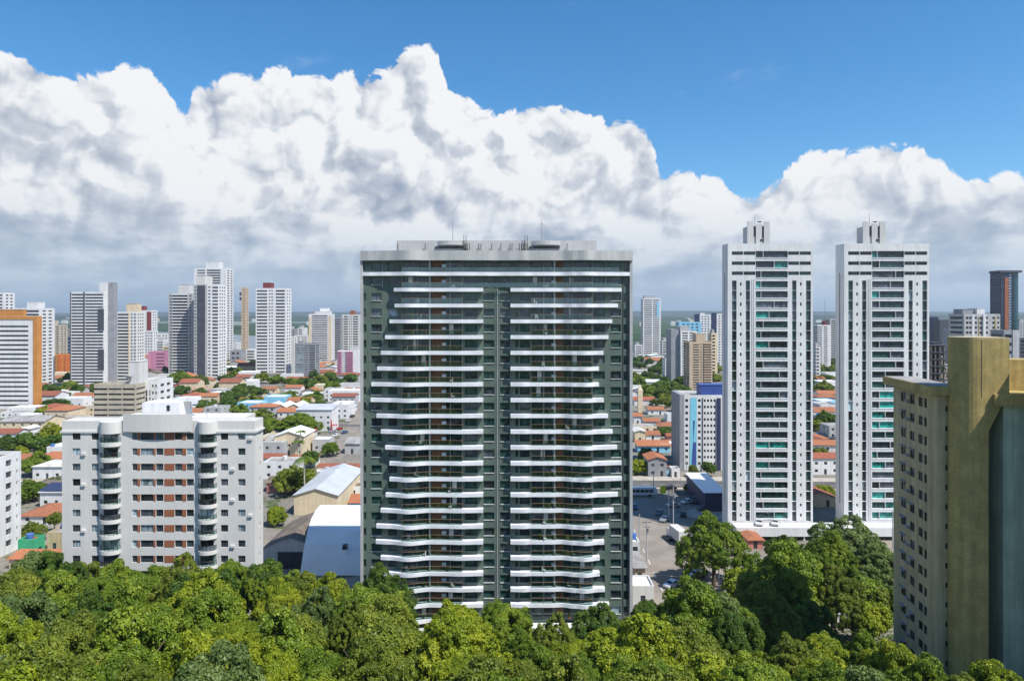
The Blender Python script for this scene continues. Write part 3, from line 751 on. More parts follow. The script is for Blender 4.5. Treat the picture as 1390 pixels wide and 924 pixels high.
# white block cut by the left edge
LAND.append(('the white block at the left edge', -131, 165))
Wb = thing('apartment_block', 'bright white apartment block cut off by the left edge of the photo', 'apartment building', (-146, 150, 0))
Hw = Z_(612, 178); holes = []
for i in range(9):
    z = Hw - 2.9 - i * 2.9
    if z < 0.3: continue
    holes += [(22.6, 24.6, z, z + 1.5, 'glass_mid'), (26.3, 26.8, z + .3, z + 1.3, 'glass'), (27.2, 27.5, z + .9, z + 1.2, 'glass_bluish'), (17, 20, z, z + 1.6, 'glass')]
block(Wb, 18, 28, 0, Hw, {'R': holes, 'F': [(2 + j * 4, 4 + j * 4, Hw - 2.9 - i * 2.9, Hw - 1.4 - i * 2.9, 'glass_mid') for i in range(7) for j in range(4)]}, 'white', 'glass', 0.3, roofmat='oldroof', frame='blackmetal')

# ------------------------------------------------------------------ the ochre and green building at the right edge
LAND.append(('the ochre stair tower', 66, 98))
Rb = thing('apartment_block', 'weathered apartment block with ochre round stair tower and grey-green front at the right edge', 'apartment building', (62.2, 100, 0), R(-7))
Hr = 50.0; holes = []; hl = []
for i in range(16):
    z = Hr - 3.3 - i * 2.86
    if z < 3: break
    # left (long) side, u measured from its far end towards the viewer
    for a, b in ((2.8, 4.7), (6.0, 7.6), (8.9, 10.3), (10.7, 11.6)):
        hl.append((a, b, z, z + 1.4, 'glass' if (i * 3 + int(a)) % 5 else 'glass_mid'))
    holes.append((1.2, 1.75, z - .1, z + .7, 'glass'))
block(Rb, 3.0, 14.6, 0, Hr - .9, {'F': holes, 'L': hl}, 'paleyellow', 'glass', 0.18, frame='blackmetal', limit=100, parapet=0.1)
hd = MB().box(-.55, -.003, 0, 1.7, 0, .09).mesh('window_hood', ['midgrey'])
hd2 = MB().box(-.40, -.003, 0, 0.9, 0, .35).mesh('air_conditioner', ['midgrey'])
for i in range(15):
    z = Hr - 3.3 - i * 2.86
    ob('window_hood', hd, Rb, (0, 14.6 - 4.75, z + 1.47))
    ob('window_hood', hd, Rb, (0, 14.6 - 7.7, z + 1.47)) if i % 3 == 0 else None
    if i % 4 != 2: ob('air_conditioner', hd2, Rb, (0, 14.6 - 5.85, z + .1))
build('roof_slab', MB().box(-1.3, 3.4, -1.0, 15.6, Hr - .903, Hr + .35), 'ochre', Rb)
build('roof_surface', MB().box(-1.1, 3.2, -.8, 15.4, Hr + .353, Hr + .4), 'greyroof', Rb)
build('rear_wing', MB().box(3.003, 11, 4.5, 10, 0, Hr - .95), 'greygreen', Rb)
c0, c1, r0 = 4.1, -1.0, 2.8
rnd = [(c0 + r0 * math.cos(math.radians(t)), c1 + r0 * math.sin(math.radians(t))) for t in range(270, 89, -10)]
rnd = [(x, y) for x, y in rnd]
up_plan = [(7.75, c1 - r0)] + rnd + [(7.75, c1 + r0)]
full = ([(5.05, c1 - r0)] + rnd + [(5.05, c1 + r0)])[::-1]
me = MB().prism(full, 0, 49.0)
me.add([(5.051, c1 - r0, 44.5), (7.2, c1 - r0, 48.99), (5.051, c1 - r0, 48.99), (5.051, c1 + r0, 44.5), (7.2, c1 + r0, 48.99), (5.051, c1 + r0, 48.99)], [(0, 1, 2), (3, 5, 4), (0, 3, 4, 1)])
st_ = build('stair_tower', me, 'ochre', Rb)
ut = build('tower_head', MB().prism(up_plan[::-1], 49.003, 57.4), 'ochre', Rb)
build('joint_line', MB().box(4.1, 4.18, c1 - r0 - .02, c1 - r0 + .2, 49.2, 57.2), 'darkpanel', ut)
build('tower_cap', MB().prism([(x * 1.0, y) for x, y in up_plan[::-1]], 57.403, 57.6), 'paleyellow', ut)
for o_ in (st_, ut):
    for p in o_.data.polygons: p.use_smooth = False
# green wing
gh = []
for i in range(15):
    z = 48.2 - 3.0 - i * 2.86
    if z > 3: gh.append((5.2, 6.6, z, z + 1.3, 'glass')); gh.append((9.2, 10.6, z, z + 1.3, 'glass_mid'))
block(Rb, 12.5, 8.5, 0, 48.1, {'F': gh}, 'greygreen', 'glass', 0.2, name='front_wing', x0=7.3, y0=-3.2, parapet=.1, frame='blackmetal', limit=30)
build('roof_slab', MB().box(5.6, 20.5, -4.4, 6, 48.103, 49.7), 'ochre', Rb)
tk = build('water_tank_house', MB().box(8.2, 18, 1.2, 5, 49.703, 54.2), 'ochre', Rb)
build('hatch', MB().box(9.2, 10.1, 1.12, 1.197, 50.9, 52.6), 'midgrey', tk)
build('roof_equipment', MB().box(5.95, 6.65, -2.6, -1.9, 49.703, 52.1), 'white', Rb)
build('downpipe', MB().tube([(7.95, -1.9, 49.7), (7.4, -2.0, 53.2)], [.06, .06], 5), 'metal', Rb)
build('recess_wall', MB().box(3.0, 7.29, .9, 4.49, 0, Hr - 2), 'darkpanel', Rb)  # deep shade of the recess is put into this near-black wall colour
# unseen wing of the same building outside the frame, shaped to shade the recess
build('unseen_wing', MB().box(10.3, 20, -15, -4.5, 0, 57), 'ochre', Rb)

# ------------------------------------------------------------------ the white twin towers
DT = 188; kt = DT / F
def twin(px_left, label, seed):
    rr = random.Random(seed)
    T = thing('apartment_tower', label, 'apartment building', (X_(px_left + 8, DT), DT, 0), 0, 'white twin towers')
    def tx(p): return (p - 988) * kt
    def tz(py): return Z_(py, DT)
    W = tx(1103.5); holes = []
    pc = lambda: rr.choices(['glass_teal', 'glass_green', 'glass', 'glass_mid'], [2.2, 6, 4, 1])[0]
    pk = lambda: rr.choices(['glass_green', 'glass', 'glass_mid', 'glass_light'], [6, 4, 1, .6])[0]
    for i in range(27):
        yc = 344.5 + 13.62 * i
        z1, z0 = tz(yc - 3.9), tz(yc + 5.0)
        mid_ = 1036 + rr.choice([-3, 0, 8, 15, 22])
        holes.append((tx(1026), tx(mid_), z0, z1, pc())); holes.append((tx(mid_ + .4), tx(1069.5), z0, z1, pc()))
        if i < 3:
            zz0, zz1 = tz(yc + 1.5), tz(yc - 3.3)
            for a, b in ((993.5, 1009), (1009.6, 1025.6), (1069.9, 1085), (1085.6, 1101)): holes.append((tx(a), tx(b), zz0, zz1, pk()))
        else:
            for a, b in ((993.8, 1000), (1012.5, 1018.3), (1075.5, 1081.3), (1094.3, 1101)):
                holes.append((tx(a), tx(b), tz(yc + 8.6), tz(yc - 4.6), pk()))
            for c in (1005.7, 1087.3): holes.append((tx(c - 1.2), tx(c + 1.2), tz(yc + 2.4), tz(yc - 2.0), 'glass'))
    Ht = tz(330.5)
    for side, D_ in (('L', 5.0),):
        hs_ = [(2.1, 2.7, 8, Ht - 8, 'glass')]
    block(T, W, 5.0, 0, Ht, {'F': holes, 'L': hs_}, 'white', 'glass', 0.45, parapet=.6, limit=100)
    build('groove', MB().box(tx(1020.4), tx(1021.2), -.05, -.003, 4, tz(379)), 'midgrey', T)
    build('groove', MB().box(tx(1023), tx(1023.6), -.05, -.003, 4, tz(379)), 'midgrey', T)
    build('rear_wall', MB().box((px_left + 7 - CX) / F * 204.5 - X_(px_left + 8, DT), tx(1112), 5.003, 16, 0, tz(361)), 'white', T)
    sp_ = MB()
    sb = MB().box(tx(1026), tx(1069.5), -.10, -.004, 0, 0.18).mesh('balcony_slab', ['white_trim'])
    for i in range(27): ob('balcony_slab', sb, T, (0, 0, tz(344.5 + 13.62 * i + 5.0) - .19))
    hb_ = build('rooftop_block', MB().box(tx(1016), tx(1046), 1.2, 4.4, Ht - .7, tz(307)).box(tx(1016), tx(1024.5), .9, 1.197, tz(330), tz(300)).box(tx(1039), tx(1047), .9, 1.197, tz(330), tz(300)).box(tx(1028), tx(1036), .9, 1.197, tz(330), tz(303)), 'offwhite', T)
    build('vent_slot', MB().box(tx(1025), tx(1027.6), 1.1, 1.197, tz(320), tz(306)).box(tx(1036.5), tx(1038.6), 1.1, 1.197, tz(322), tz(306)), 'darkpanel', hb_)
    build('vent_slot', MB().box(tx(1034), tx(1038), .8, .897, tz(327), tz(324)), 'darkpanel', hb_)
    build('antenna', MB().tube([(tx(1030), 3, tz(303)), (tx(1030), 3, tz(289))], [.08, .04], 5), 'metal', hb_)
    ds = MB(); ds.cyl(0, 0, 0, .25, .15, 10, 0, .75)
    d_ = build('satellite_dish', ds, 'blackmetal', hb_, loc=(tx(1034), 1.5, tz(301)))
    for a, m_ in ((987.2, 'white'),):
        pass
    LAND.append(('the left white twin' if seed == 1 else 'the right white twin', X_(px_left + 65, DT), DT + 5))
    return T
twin(980, 'tall white twin tower standing nearer the dark green tower, right side fully visible', 1)
twin(1138, 'tall white twin tower whose lower right is hidden by the ochre building', 2)
LANDPOD = thing('podium_deck', 'long white flat podium slab at the feet of the white twin towers', 'podium', (X_(1000, 183), 183, 0))
wpd = X_(1250, 180) - X_(1000, 180)
build('deck_slab', MB().box(0, wpd, 0, 4.6, Z_(728, 183), Z_(716, 183)), 'white', LANDPOD)
build('rear_wall', MB().box(0.4, wpd, 4.2, 4.6, 0, Z_(728, 183) - .003), 'midgrey', LANDPOD)
clm = MB().box(-.2, .2, -.2, .2, 0, Z_(728, 183) - .003).mesh('column', ['white'])
for i in range(9): ob('column', clm, LANDPOD, (.4 + i * (wpd - .8) / 8, .5, 0))

# ------------------------------------------------------------------ towers of the skyline
B = lambda a, b, h0_=.25, h1_=.75, *r: ('b', a, b, h0_, h1_) + r
Wn = lambda a, b, n, h0_=.3, h1_=.72, *r: ('w', a, b, h0_, h1_, n) + r
def tw(land, *a, **kw):
    t = tower('apartment_tower' if not kw.get('nm_') else kw.pop('nm_'), *a, **kw)
    if land: LAND.append((land, (X_(a[2], a[5]) + X_(a[3], a[5])) / 2, a[5] + a[6] / 2))
    return t
ab = 'apartment building'
pkw = lambda s_: (lambda r_=random.Random(s_): r_.choices(['glass', 'glass_mid', 'glass_bluish', 'glass_light'], [7, 3, 1, .4])[0])
tw('the orange-edged white tower', 'white banded tower framed in orange, standing at the left edge', ab, -40, 45, 429, 435, 5, 'white', 18,
   [B(0.02, .92, .1, .48)], [Wn(.1, .9, 3)], [(.15, .82, .2, .8, 4.0, 'orange')], [(0, 1.0, 'orange', .35, .965, .998)], gl='glass', pick=None, top=4.5)
build('orange_pier', MB().box(0, 2.6, -.3, 4.2, 0, Z_(429, 435)), 'orange', thing('facade_tower', 'narrow orange slab against the right side of the white banded tower', 'tower', (X_(45, 435) + .005, 435, 0)))
tw(None, 'white tower with dark top balconies, rising behind the orange-edged white tower', ab, 20, 54, 418, 560, 18, 'white', 22,
   [B(.05, .25), B(.35, .95, .15, .7), Wn(.25, .35, 1)], [Wn(.1, .9, 2)], [(.3, .72, .3, .8, 5, 'white')])
tw('the slim brown tower', 'slim brown and beige tower with dark central stripe', ab, 61, 81, 441, 800, 14, 'beige', 16, [Wn(.05, .3, 1), Wn(.7, .95, 1)], [Wn(.1, .9, 2)],
   [(.1, .5, .3, .7, 5, 'beige')], [(.35, .62, 'maroon', .3, .0, .98)])
tw(None, 'low glassy blue office block with a grey flat top', 'office building', 82, 98, 446, 820, 20, 'midgrey', 9, [B(.05, .95, .15, .85, 1, (0, 7), 'glass_bluish')], [B(.1, .9, .2, .8)], gl='glass_bluish')
o3 = tw('the orange block', 'plain orange block with two red-orange vertical shafts', ab, 70, 96, 481, 650, 14, 'orange', 8, [Wn(.03, .25, 1)], [Wn(.1, .9, 2)], [], [(.36, .56, 'redorange', .8, 0, .99), (.70, .99, 'redorange', .9, 0, .985)])
# big banded tower with grey slab fin
D_ = 554
t = tw('the grey-finned banded tower', 'large white tower with dark bands and tall grey slab at its right', ab, 95, 141, 396, D_, 9, 'white', 30,
       [B(.03, .40, .2, .72), B(.44, .97, .2, .72, 1, None)], [B(.1, .9, .2, .7)], [], [(0, .025, 'darkgrey', .2, 0, 1), (.405, .435, 'darkgrey', .5, 0, 1)], limit=100)
build('grey_slab', MB().box(X_(139, D_) - X_(95, D_), X_(151.5, D_) - X_(95, D_), 3, 8, 0, Z_(383, D_)), 'midgrey', t)
build('white_shaft', MB().box(X_(133, D_) - X_(95, D_), X_(143, D_) - X_(95, D_), 1.5, 2.99, 0, Z_(383, D_)), 'white', t)
build('recess_shade', MB().box(X_(133, D_) - X_(95, D_), X_(141, D_) - X_(95, D_), -.4, -.01, Z_(448, D_), Z_(419, D_)).box(X_(133, D_) - X_(95, D_), X_(141, D_) - X_(95, D_), -.4, -.01, Z_(502, D_), Z_(474, D_)), 'darkgrey', t)  # raised dark boxes, the shade of two recesses put into their colour
tw('the yellow-cream tower', 'cream tower with yellow corner strips and a cream box on top', ab, 153, 185, 423, 600, 14, 'white', 21,
   [B(.2, .66, .2, .72), Wn(.0, .18, 2), Wn(.72, 1, 2)], [Wn(.1, .9, 3)], [(.45, .92, .3, .8, 7, 'cream')], [(0.0, .19, 'cream', .05, .98, .999), (.66, .72, 'cream', .4, 0, .99)])
tw(None, 'white and brick-red tower partly hidden behind the yellow-cream tower', ab, 188, 206, 421, 900, 14, 'white', 18, [Wn(.0, .4, 2)], [Wn(.1, .9, 2)], [(.05, .3, .2, .8, 5, 'maroon')], [(.62, .96, 'maroon', .3, .1, .97)])
tw(None, 'stepped white block beside the river, right of the brick-red tower', ab, 195, 208, 449, 880, 12, 'white', 10, [Wn(.1, .9, 3)], [Wn(.1, .9, 2)])
tw(None, 'low white block beside the river with grey side', ab, 208, 219, 453, 890, 18, 'offwhite', 9, [Wn(.1, .9, 3)], [Wn(.1, .9, 2)])
tw('the pink block', 'squat pink block left of the beige striped tower', ab, 201, 228, 477, 690, 12, 'pink', 6, [B(.4, .8, .3, .6)], [Wn(.1, .9, 2)], [], [(0, .07, 'pink', 1.5, 0, .85)])
tw('the beige-edged banded tower', 'tower with beige edges and white bands over dark glass', ab, 228.5, 261, 398, 628, 14, 'lightgrey', 28,
   [B(.18, .80, .05, .95, 1, None, 'glass'), Wn(.01, .14, 1), Wn(.85, .98, 1)], [Wn(.1, .9, 2)], [(.35, .8, .2, .8, 8, 'offwhite')], [], [(.17, .80, 1.0, 'white', 1.1)])
tw('the dark-striped grey tower', 'grey tower with one broad dark vertical stripe and white balconies', ab, 263, 281, 386, 608, 22, 'lightgrey', 28,
   [Wn(.0, .2, 1)], [B(.1, .45, .2, .7), B(.55, .95, .2, .7)], [(.1, .75, .1, .8, 8, 'offwhite')], [(.25, .85, 'darkgrey', .25, 0, .99)])
LASTW = tw(None, 'narrow white balcony tower joined to the right of the dark-striped grey tower', ab, 281.2, 296, 386, 609, 18, 'white', 28, [B(.45, .98, .15, .65), Wn(.0, .35, 1)], [Wn(.1, .9, 3)])
tw('the tallest white tower', 'tallest white tower of the skyline with fine balcony lines', ab, 263, 307, 364, 785, 20, 'white', 38,
   [B(.1, .35, .2, .7), B(.40, .82, .15, .75)], [B(.15, .45, .2, .7), B(.6, .9, .2, .7)], [(.32, .72, .2, .8, 8, 'white')], rz=0)
t = tw('the slim concrete slab', 'very slim bare concrete slab tower with round pods near its top', 'tower', 327.5, 334.5, 390, 844, 7, 'tan', 26, [('b', .35, .6, .35, .65)], [Wn(.2, .8, 1)])
for zz in (-10, -16): build('round_pod', MB().cyl(-1.2, 2, Z_(390, 844) + zz, Z_(390, 844) + zz + 4, 1.8, 12), 'darkgrey', t)
tw('the white striped tower', 'clean white tower with grey bands and maroon roof box', ab, 347, 388, 391, 643, 16, 'white', 27,
   [B(.03, .38, .18, .66), B(.66, .96, .2, .7, 1), Wn(.42, .58, 2)], [Wn(.1, .9, 2)], [(.2, .45, .2, .8, 5, 'maroon')])
tw(None, 'low white buildings behind the slim concrete slab', 'building', 334, 346, 474, 800, 14, 'white', 5, [B(.1, .9)], [Wn(.1, .9, 2)])
tw(None, 'blank grey low block left of the slim concrete slab', 'building', 312, 327, 475, 780, 14, 'midgrey', 3, [Wn(.1, .9, 2)], [])
tw(None, 'pale narrow block just right of the white striped tower', ab, 391, 399, 457, 690, 10, 'offwhite', 15, [B(.2, .5)], [Wn(.1, .9, 1)])
tw('the curved grey block', 'grey block with blue-grey curved glass bays and beige centre', ab, 400, 428, 466, 635, 14, 'midgrey', 14,
   [B(.05, .42, .1, .75, 1, None, 'glass_light'), B(.45, .66, .3, .6), B(.70, .97, .1, .75, 1, None, 'glass_mid')], [B(.1, .9)], [(.1, .3, .3, .7, 1.5, 'midgrey')])
tw(None, 'pale twin-block behind the curved grey block', ab, 399, 417, 455, 900, 14, 'offwhite', 12, [Wn(.05, .45, 2), Wn(.55, .95, 2)], [Wn(.1, .9, 2)])
tw('the yellow-sided banded tower', 'white banded tower with dull yellow sides and stepped white top', ab, 419, 450, 426, 808, 14, 'white', 22,
   [B(.12, .82, .2, .7)], [Wn(.1, .9, 2)], [(.25, .9, .1, .8, 3, 'white'), (.45, .8, .3, .8, 7, 'white')], [(0, .10, 'cream', .2, 0, .95), (.87, .995, 'cream', .2, 0, .96)])
tw(None, 'dark grey banded block right of the yellow-sided banded tower', ab, 452, 463, 431, 850, 14, 'midgrey', 19, [B(.1, .9, .3, .7)], [Wn(.1, .9, 2)])
tw(None, 'cream and white tower with brown roof boxes beside the dark green tower', ab, 464, 487, 427, 860, 14, 'offwhite', 18, [B(.1, .35), Wn(.4, .6, 2), B(.65, .95)], [Wn(.1, .9, 2)], [(.45, .7, .2, .8, 5, 'brownpanel')])
tw('the pink and white block', 'pink and white balconied block beside the dark green tower', ab, 458, 486, 476, 628, 12, 'white', 13,
   [B(.0, .18, .2, .6), B(.42, .75, .2, .6), Wn(.22, .4, 2)], [Wn(.1, .9, 2)], [(.6, .95, .2, .8, 3, 'offwhite')], [(.19, .215, 'pink', .1, 0, .98)], [(.42, .75, .7, 'pink', 1.1), (.0, .18, .7, 'pink', 1.1)])
tw(None, 'white tower just entering the photo at the left edge', ab, -16, 5, 397, 640, 14, 'white', 26, [B(.1, .9)], [Wn(.1, .9, 2)])
# beige banded office with the white block behind it
t = tw('the beige striped office', 'beige office block with four dark ribbon windows and a dish on its roof', 'office building', 127.5, 184, 521, 300, 12, 'beige', 12,
       [B(.0, .32, .25, .62), B(.34, .66, .25, .62, 1, None, 'glass_mid'), B(.68, .97, .25, .62)], [B(.05, .95, .25, .62)], [(.72, .98, .3, .9, 9.5, 'offwhite')], gl='glass')
build('satellite_dish', MB().cyl(X_(170, 300) - X_(127.5, 300), 2, Z_(514, 300), Z_(511, 300), .3, 12, 0, 1.7).tube([(X_(170, 300) - X_(127.5, 300), 2, Z_(521, 300)), (X_(170, 300) - X_(127.5, 300), 2, Z_(514, 300))], [.15, .15], 5), 'metal', t)
build('lattice_mast', MB().tube([(X_(171, 300) - X_(127.5, 300), 6, Z_(496, 300)), (X_(171, 300) - X_(127.5, 300), 6, Z_(472, 300))], [.12, .06], 4).tube([(X_(175, 300) - X_(127.5, 300), 6, Z_(496, 300)), (X_(173, 300) - X_(127.5, 300), 6, Z_(476, 300))], [.1, .06], 4), 'metal', t)
tw(None, 'white angular block right behind the beige striped office', 'office building', 184.5, 214, 516, 308, 14, 'white', 9, [('b', .18, .26, .0, .9, 1, (2, 8)), ('b', .42, .52, .0, .9, 1, (3, 8)), ('b', .6, .66, .1, .9, 1, (3, 8)), Wn(.7, .98, 2, .3, .7)], [Wn(.1, .9, 2)])
# ---- right of the dark green tower
tw('the lone white tower', 'lone white tower with thin balcony lines and blue strip near its top', ab, 873, 897, 405, 942, 16, 'white', 27,
   [B(.05, .5, .2, .7), B(.55, .92, .2, .7)], [B(.1, .9)], [(.1, .7, .2, .8, 3.5, 'lightgrey')], [(.78, .9, 'skyblue', .2, .68, .95)])
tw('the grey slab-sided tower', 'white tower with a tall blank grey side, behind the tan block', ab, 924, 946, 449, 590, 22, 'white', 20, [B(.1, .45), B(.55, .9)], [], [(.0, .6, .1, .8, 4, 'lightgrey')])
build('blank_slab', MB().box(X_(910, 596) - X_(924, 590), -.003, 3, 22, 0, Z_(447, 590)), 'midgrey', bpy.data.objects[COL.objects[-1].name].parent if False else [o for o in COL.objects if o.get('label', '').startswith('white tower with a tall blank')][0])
tw(None, 'pale blue topped block peeping over the grey slab-sided tower', ab, 922, 952, 437, 780, 16, 'skyblue', 14, [Wn(.1, .9, 4)], [Wn(.1, .9, 2)])
tw('the tan block', 'tan block with stacked balconies in two columns and open dark left side', ab, 936, 967, 464, 523, 18, 'tan', 19,
   [B(.15, .42, .15, .62), B(.60, .96, .15, .62), Wn(.44, .56, 1)], [B(.1, .45, .15, .7), B(.55, .95, .15, .7)], [(.35, .75, .2, .8, 6, 'tan')], [], [(.62, .97, .7, 'tan', .9)])
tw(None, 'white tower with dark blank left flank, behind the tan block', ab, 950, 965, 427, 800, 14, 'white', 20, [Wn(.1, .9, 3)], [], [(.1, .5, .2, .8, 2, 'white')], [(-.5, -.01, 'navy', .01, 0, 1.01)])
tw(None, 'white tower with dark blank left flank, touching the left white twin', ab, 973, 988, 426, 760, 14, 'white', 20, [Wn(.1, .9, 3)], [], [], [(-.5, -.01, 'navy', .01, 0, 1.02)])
rk = random.Random(77)
EXTRA = [(8, 20, 452, 900, 'offwhite', 'low pale block behind the left edge tower'), (98, 108, 448, 1000, 'lightgrey', 'tiny grey far block behind the orange block'), (84, 92, 455, 940, 'white', 'tiny white far block above the orange block'),
         (212, 222, 462, 860, 'white', 'white mid-rise above the pink block'), (221, 230, 470, 800, 'cream', 'cream mid-rise beside the beige-edged banded tower'),
         (297, 306, 470, 820, 'offwhite', 'pale mid-rise at the foot of the tallest white tower'), (313, 322, 465, 900, 'white', 'small white riverside block left of the slim concrete slab'),
         (391, 400, 446, 960, 'midgrey', 'small grey far block right of the white striped tower'), (404, 414, 445, 1000, 'white', 'small white far block above the curved grey block'),
         (446, 456, 452, 930, 'cream', 'small cream block right of the yellow-sided banded tower'), (478, 489, 440, 960, 'lightgrey', 'grey far tower tight against the dark green tower, left side'),
         (862, 872, 468, 900, 'white', 'small white block left of the lone white tower'), (899, 909, 462, 860, 'offwhite', 'pale mid-rise right of the lone white tower'),
         (903, 913, 486, 640, 'white', 'low white block left of the grey slab-sided tower'), (966, 974, 452, 640, 'cream', 'narrow cream tower between tan block and left white twin'),
         (1108, 1114, 470, 620, 'offwhite', 'narrow pale block at the left of the twin gap'), (1303, 1310, 452, 900, 'navy', 'narrow dark tower left of the grey and yellow block'),
         (1384, 1396, 436, 1100, 'lightgrey', 'pale far tower at the right edge behind the glass tower')]
for a, b_, yt, D_, wm, lab in EXTRA:
    tw(None, lab, ab, a, b_, yt, D_, 12, wm, max(4, int(Z_(yt, D_) / 3.1)), [rk.choice([B(.1, .9), Wn(.05, .95, 3), B(.1, .6)])], [Wn(.1, .9, 2)], [(.2, .6, .2, .8, 3, 'lightgrey')], limit=60)
# blue and white office block
D_ = 265
t = tw('the blue-striped office', 'white office block with tall cyan and blue stripe down its left bay', 'office building', 929, 1000, 536, D_, 16, 'offwhite', 11,
       [Wn(.0, .08, 1, .3, .75), Wn(.26, .36, 1, .3, .75), B(.37, .62, .3, .72, 4, None, 'glass_mid'), B(.72, 1.0, .3, .72, 4, None, 'glass_mid')], [B(.1, .9)],
       [(.35, .95, .2, .6, 3.2, 'blue')], [(.63, .70, 'navy', .6, 0, .96)], frame_=None) if False else None
t = tower('office_building', 'white office block with tall cyan and blue stripe down its left bay', 'office building', 929, 1000, 536, D_, 16, 'white', 11,
          [Wn(.0, .09, 1, .3, .75), Wn(.245, .33, 1, .3, .75), ('w', .36, .61, .3, .72, 4), ('w', .71, 1.0, .3, .72, 4)], [B(.1, .9)],
          [(.36, .86, .2, .6, 3.4, 'blue')], [(.625, .69, 'navy', .6, 0, .96), (.34, .355, 'navy', .2, 0, .96)])
LAND.append(('the blue-striped office', X_(950, D_), 272))
Wt = X_(1000, D_) - X_(929, D_); Ht = Z_(536, D_)
build('cyan_panel', MB().add([(.10 * Wt, -.12, 1), (.235 * Wt, -.12, 1), (.235 * Wt, -.12, Ht - 1), (.115 * Wt, -.12, Ht - 1)], [(0, 1, 2, 3)]), 'cyanpanel', t)
build('blue_panel', MB().add([(.13 * Wt, -.16, 1.2), (.225 * Wt, -.16, 1.2), (.225 * Wt, -.16, 11), (.165 * Wt, -.16, 11)], [(0, 1, 2, 3)])
      .add([(.17 * Wt, -.16, 11), (.2 * Wt, -.16, Ht * .66), (.165 * Wt, -.16, Ht * .66)], [(0, 1, 2)]), 'blue', t)
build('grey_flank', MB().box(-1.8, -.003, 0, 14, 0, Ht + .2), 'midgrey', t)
# between and right of the twins
tw(None, 'white serrated balcony tower seen in the gap between the white twins', ab, 1110, 1128, 441, 750, 12, 'white', 22, [B(.0, .35, .2, .7), B(.45, .75, .2, .7)], [B(.1, .9)], [(.6, .8, .2, .8, 4, 'maroon')])
tw(None, 'pale grey tower behind the serrated tower in the gap between the white twins', ab, 1127, 1142, 433, 820, 14, 'lightgrey', 24, [B(.1, .9)], [B(.1, .9)])
tw('the low white office in the gap', 'low white office with three rows of dark windows between the white twins', 'office building', 1114, 1140, 549, 425, 16, 'white', 4, [Wn(.0, 1, 3, .3, .6)], [Wn(.1, .9, 2)])
tw('the round-ended glass tower', 'tallest dark glass tower at right with copper strip and green glass end', ab, 1359, 1374, 370, 700, 16, 'navy', 36, [('b', .0, .3, .1, .9), ('b', .72, .98, .2, .8, 1, None, 'glass_light')], [B(.1, .9)], [], [(.32, .68, 'brownpanel', .4, 0, .95)])
t = [o for o in COL.objects if o.get('label', '').startswith('tallest dark glass')][0]
Dg = 700
gxx = X_(1380, Dg) - X_(1359, Dg); rad = (X_(1386.5, Dg) - X_(1373, Dg)) / 2
cy = MB()
for i in range(36):
    z = i * (Z_(370, Dg) / 36); cy.cyl(gxx, 6, z, z + Z_(370, Dg) / 36 - .7, rad, 20, 0); cy.cyl(gxx, 6, z + Z_(370, Dg) / 36 - .699, z + Z_(370, Dg) / 36 - .001, rad + .25, 20, 1)
build('round_glass_end', cy, ['glass_facade', 'navy'], t)
build('roof_slab', MB().box(-2, gxx + rad, -1.2, 15, Z_(370, Dg) + .01, Z_(367, Dg)), 'darkgrey', t)
tw('the grey and yellow block', 'grey and white block with yellow window columns behind the ochre tower', ab, 1309, 1358, 426, 450, 16, 'lightgrey', 18,
   [B(.05, .12), B(.14, .2), Wn(.27, .38, 1), ('b', .40, .50, .2, .7, 1, None, 'glass'), B(.60, .66), B(.78, .84), Wn(.9, .99, 1)], [B(.1, .9)],
   [(.05, .35, .2, .8, 3, 'midgrey'), (.4, .62, .1, .7, 3.5, 'white')], [(.22, .27, 'white', .3, 0, .99), (.51, .58, 'white', .8, 0, .99), (.40, .42, 'ochre', .2, 0, .97), (.85, .88, 'ochre', .2, 0, .97)])
tw(None, 'grey-blue stepped block in front of the round-ended glass tower', ab, 1363, 1384, 448, 350, 10, 'midgrey', 12, [B(.05, .5, .3, .7)], [B(.1, .9)], [], [(.55, .95, 'lightgrey', .3, 0, 1.0)])
tw(None, 'dark low block at the right edge behind the ochre building', ab, 1384, 1410, 459, 520, 10, 'darkgrey', 14, [B(.1, .9)], [])
tw(None, 'dark blue-grey slab tower right behind the right white twin', ab, 1266, 1274, 430, 900, 14, 'navy', 22, [B(.2, .8)], [])
tw(None, 'dark notched tower, second from the right white twin', ab, 1276, 1290, 434, 880, 14, 'darkgrey', 20, [B(.1, .9, .3, .5, 1, None, 'glass_mid')], [])
tw(None, 'grey striped low tower left of the grey and yellow block', ab, 1290, 1303, 446, 800, 14, 'midgrey', 16, [B(.05, .95, .3, .7, 1, None, 'glass_light')], [])
# open dark frame under construction
t = thing('concrete_frame', 'dark open concrete frame of an unfinished building behind the ochre building', 'building', (X_(1264, 300), 300, 0))
fr = MB(); Wf = X_(1296, 300) - X_(1264, 300); Hf = Z_(468, 300)
for i in range(16): fr.box(0, Wf, 0, 14, Hf - i * 3.1 - .35, Hf - i * 3.1)
build('floor_slab', fr, 'darkgrey', t)
fc_ = MB()
for i in range(6):
    for j in (0.3, 7, 13.2): fc_.box(i * Wf / 5.3, i * Wf / 5.3 + .5, j, j + .5, 0, Hf - .36)
build('column', fc_, 'oldroof', t)
build('core', MB().box(Wf * .4, Wf * .75, 5, 11, 0, Hf + .9), 'darkpanel', t)

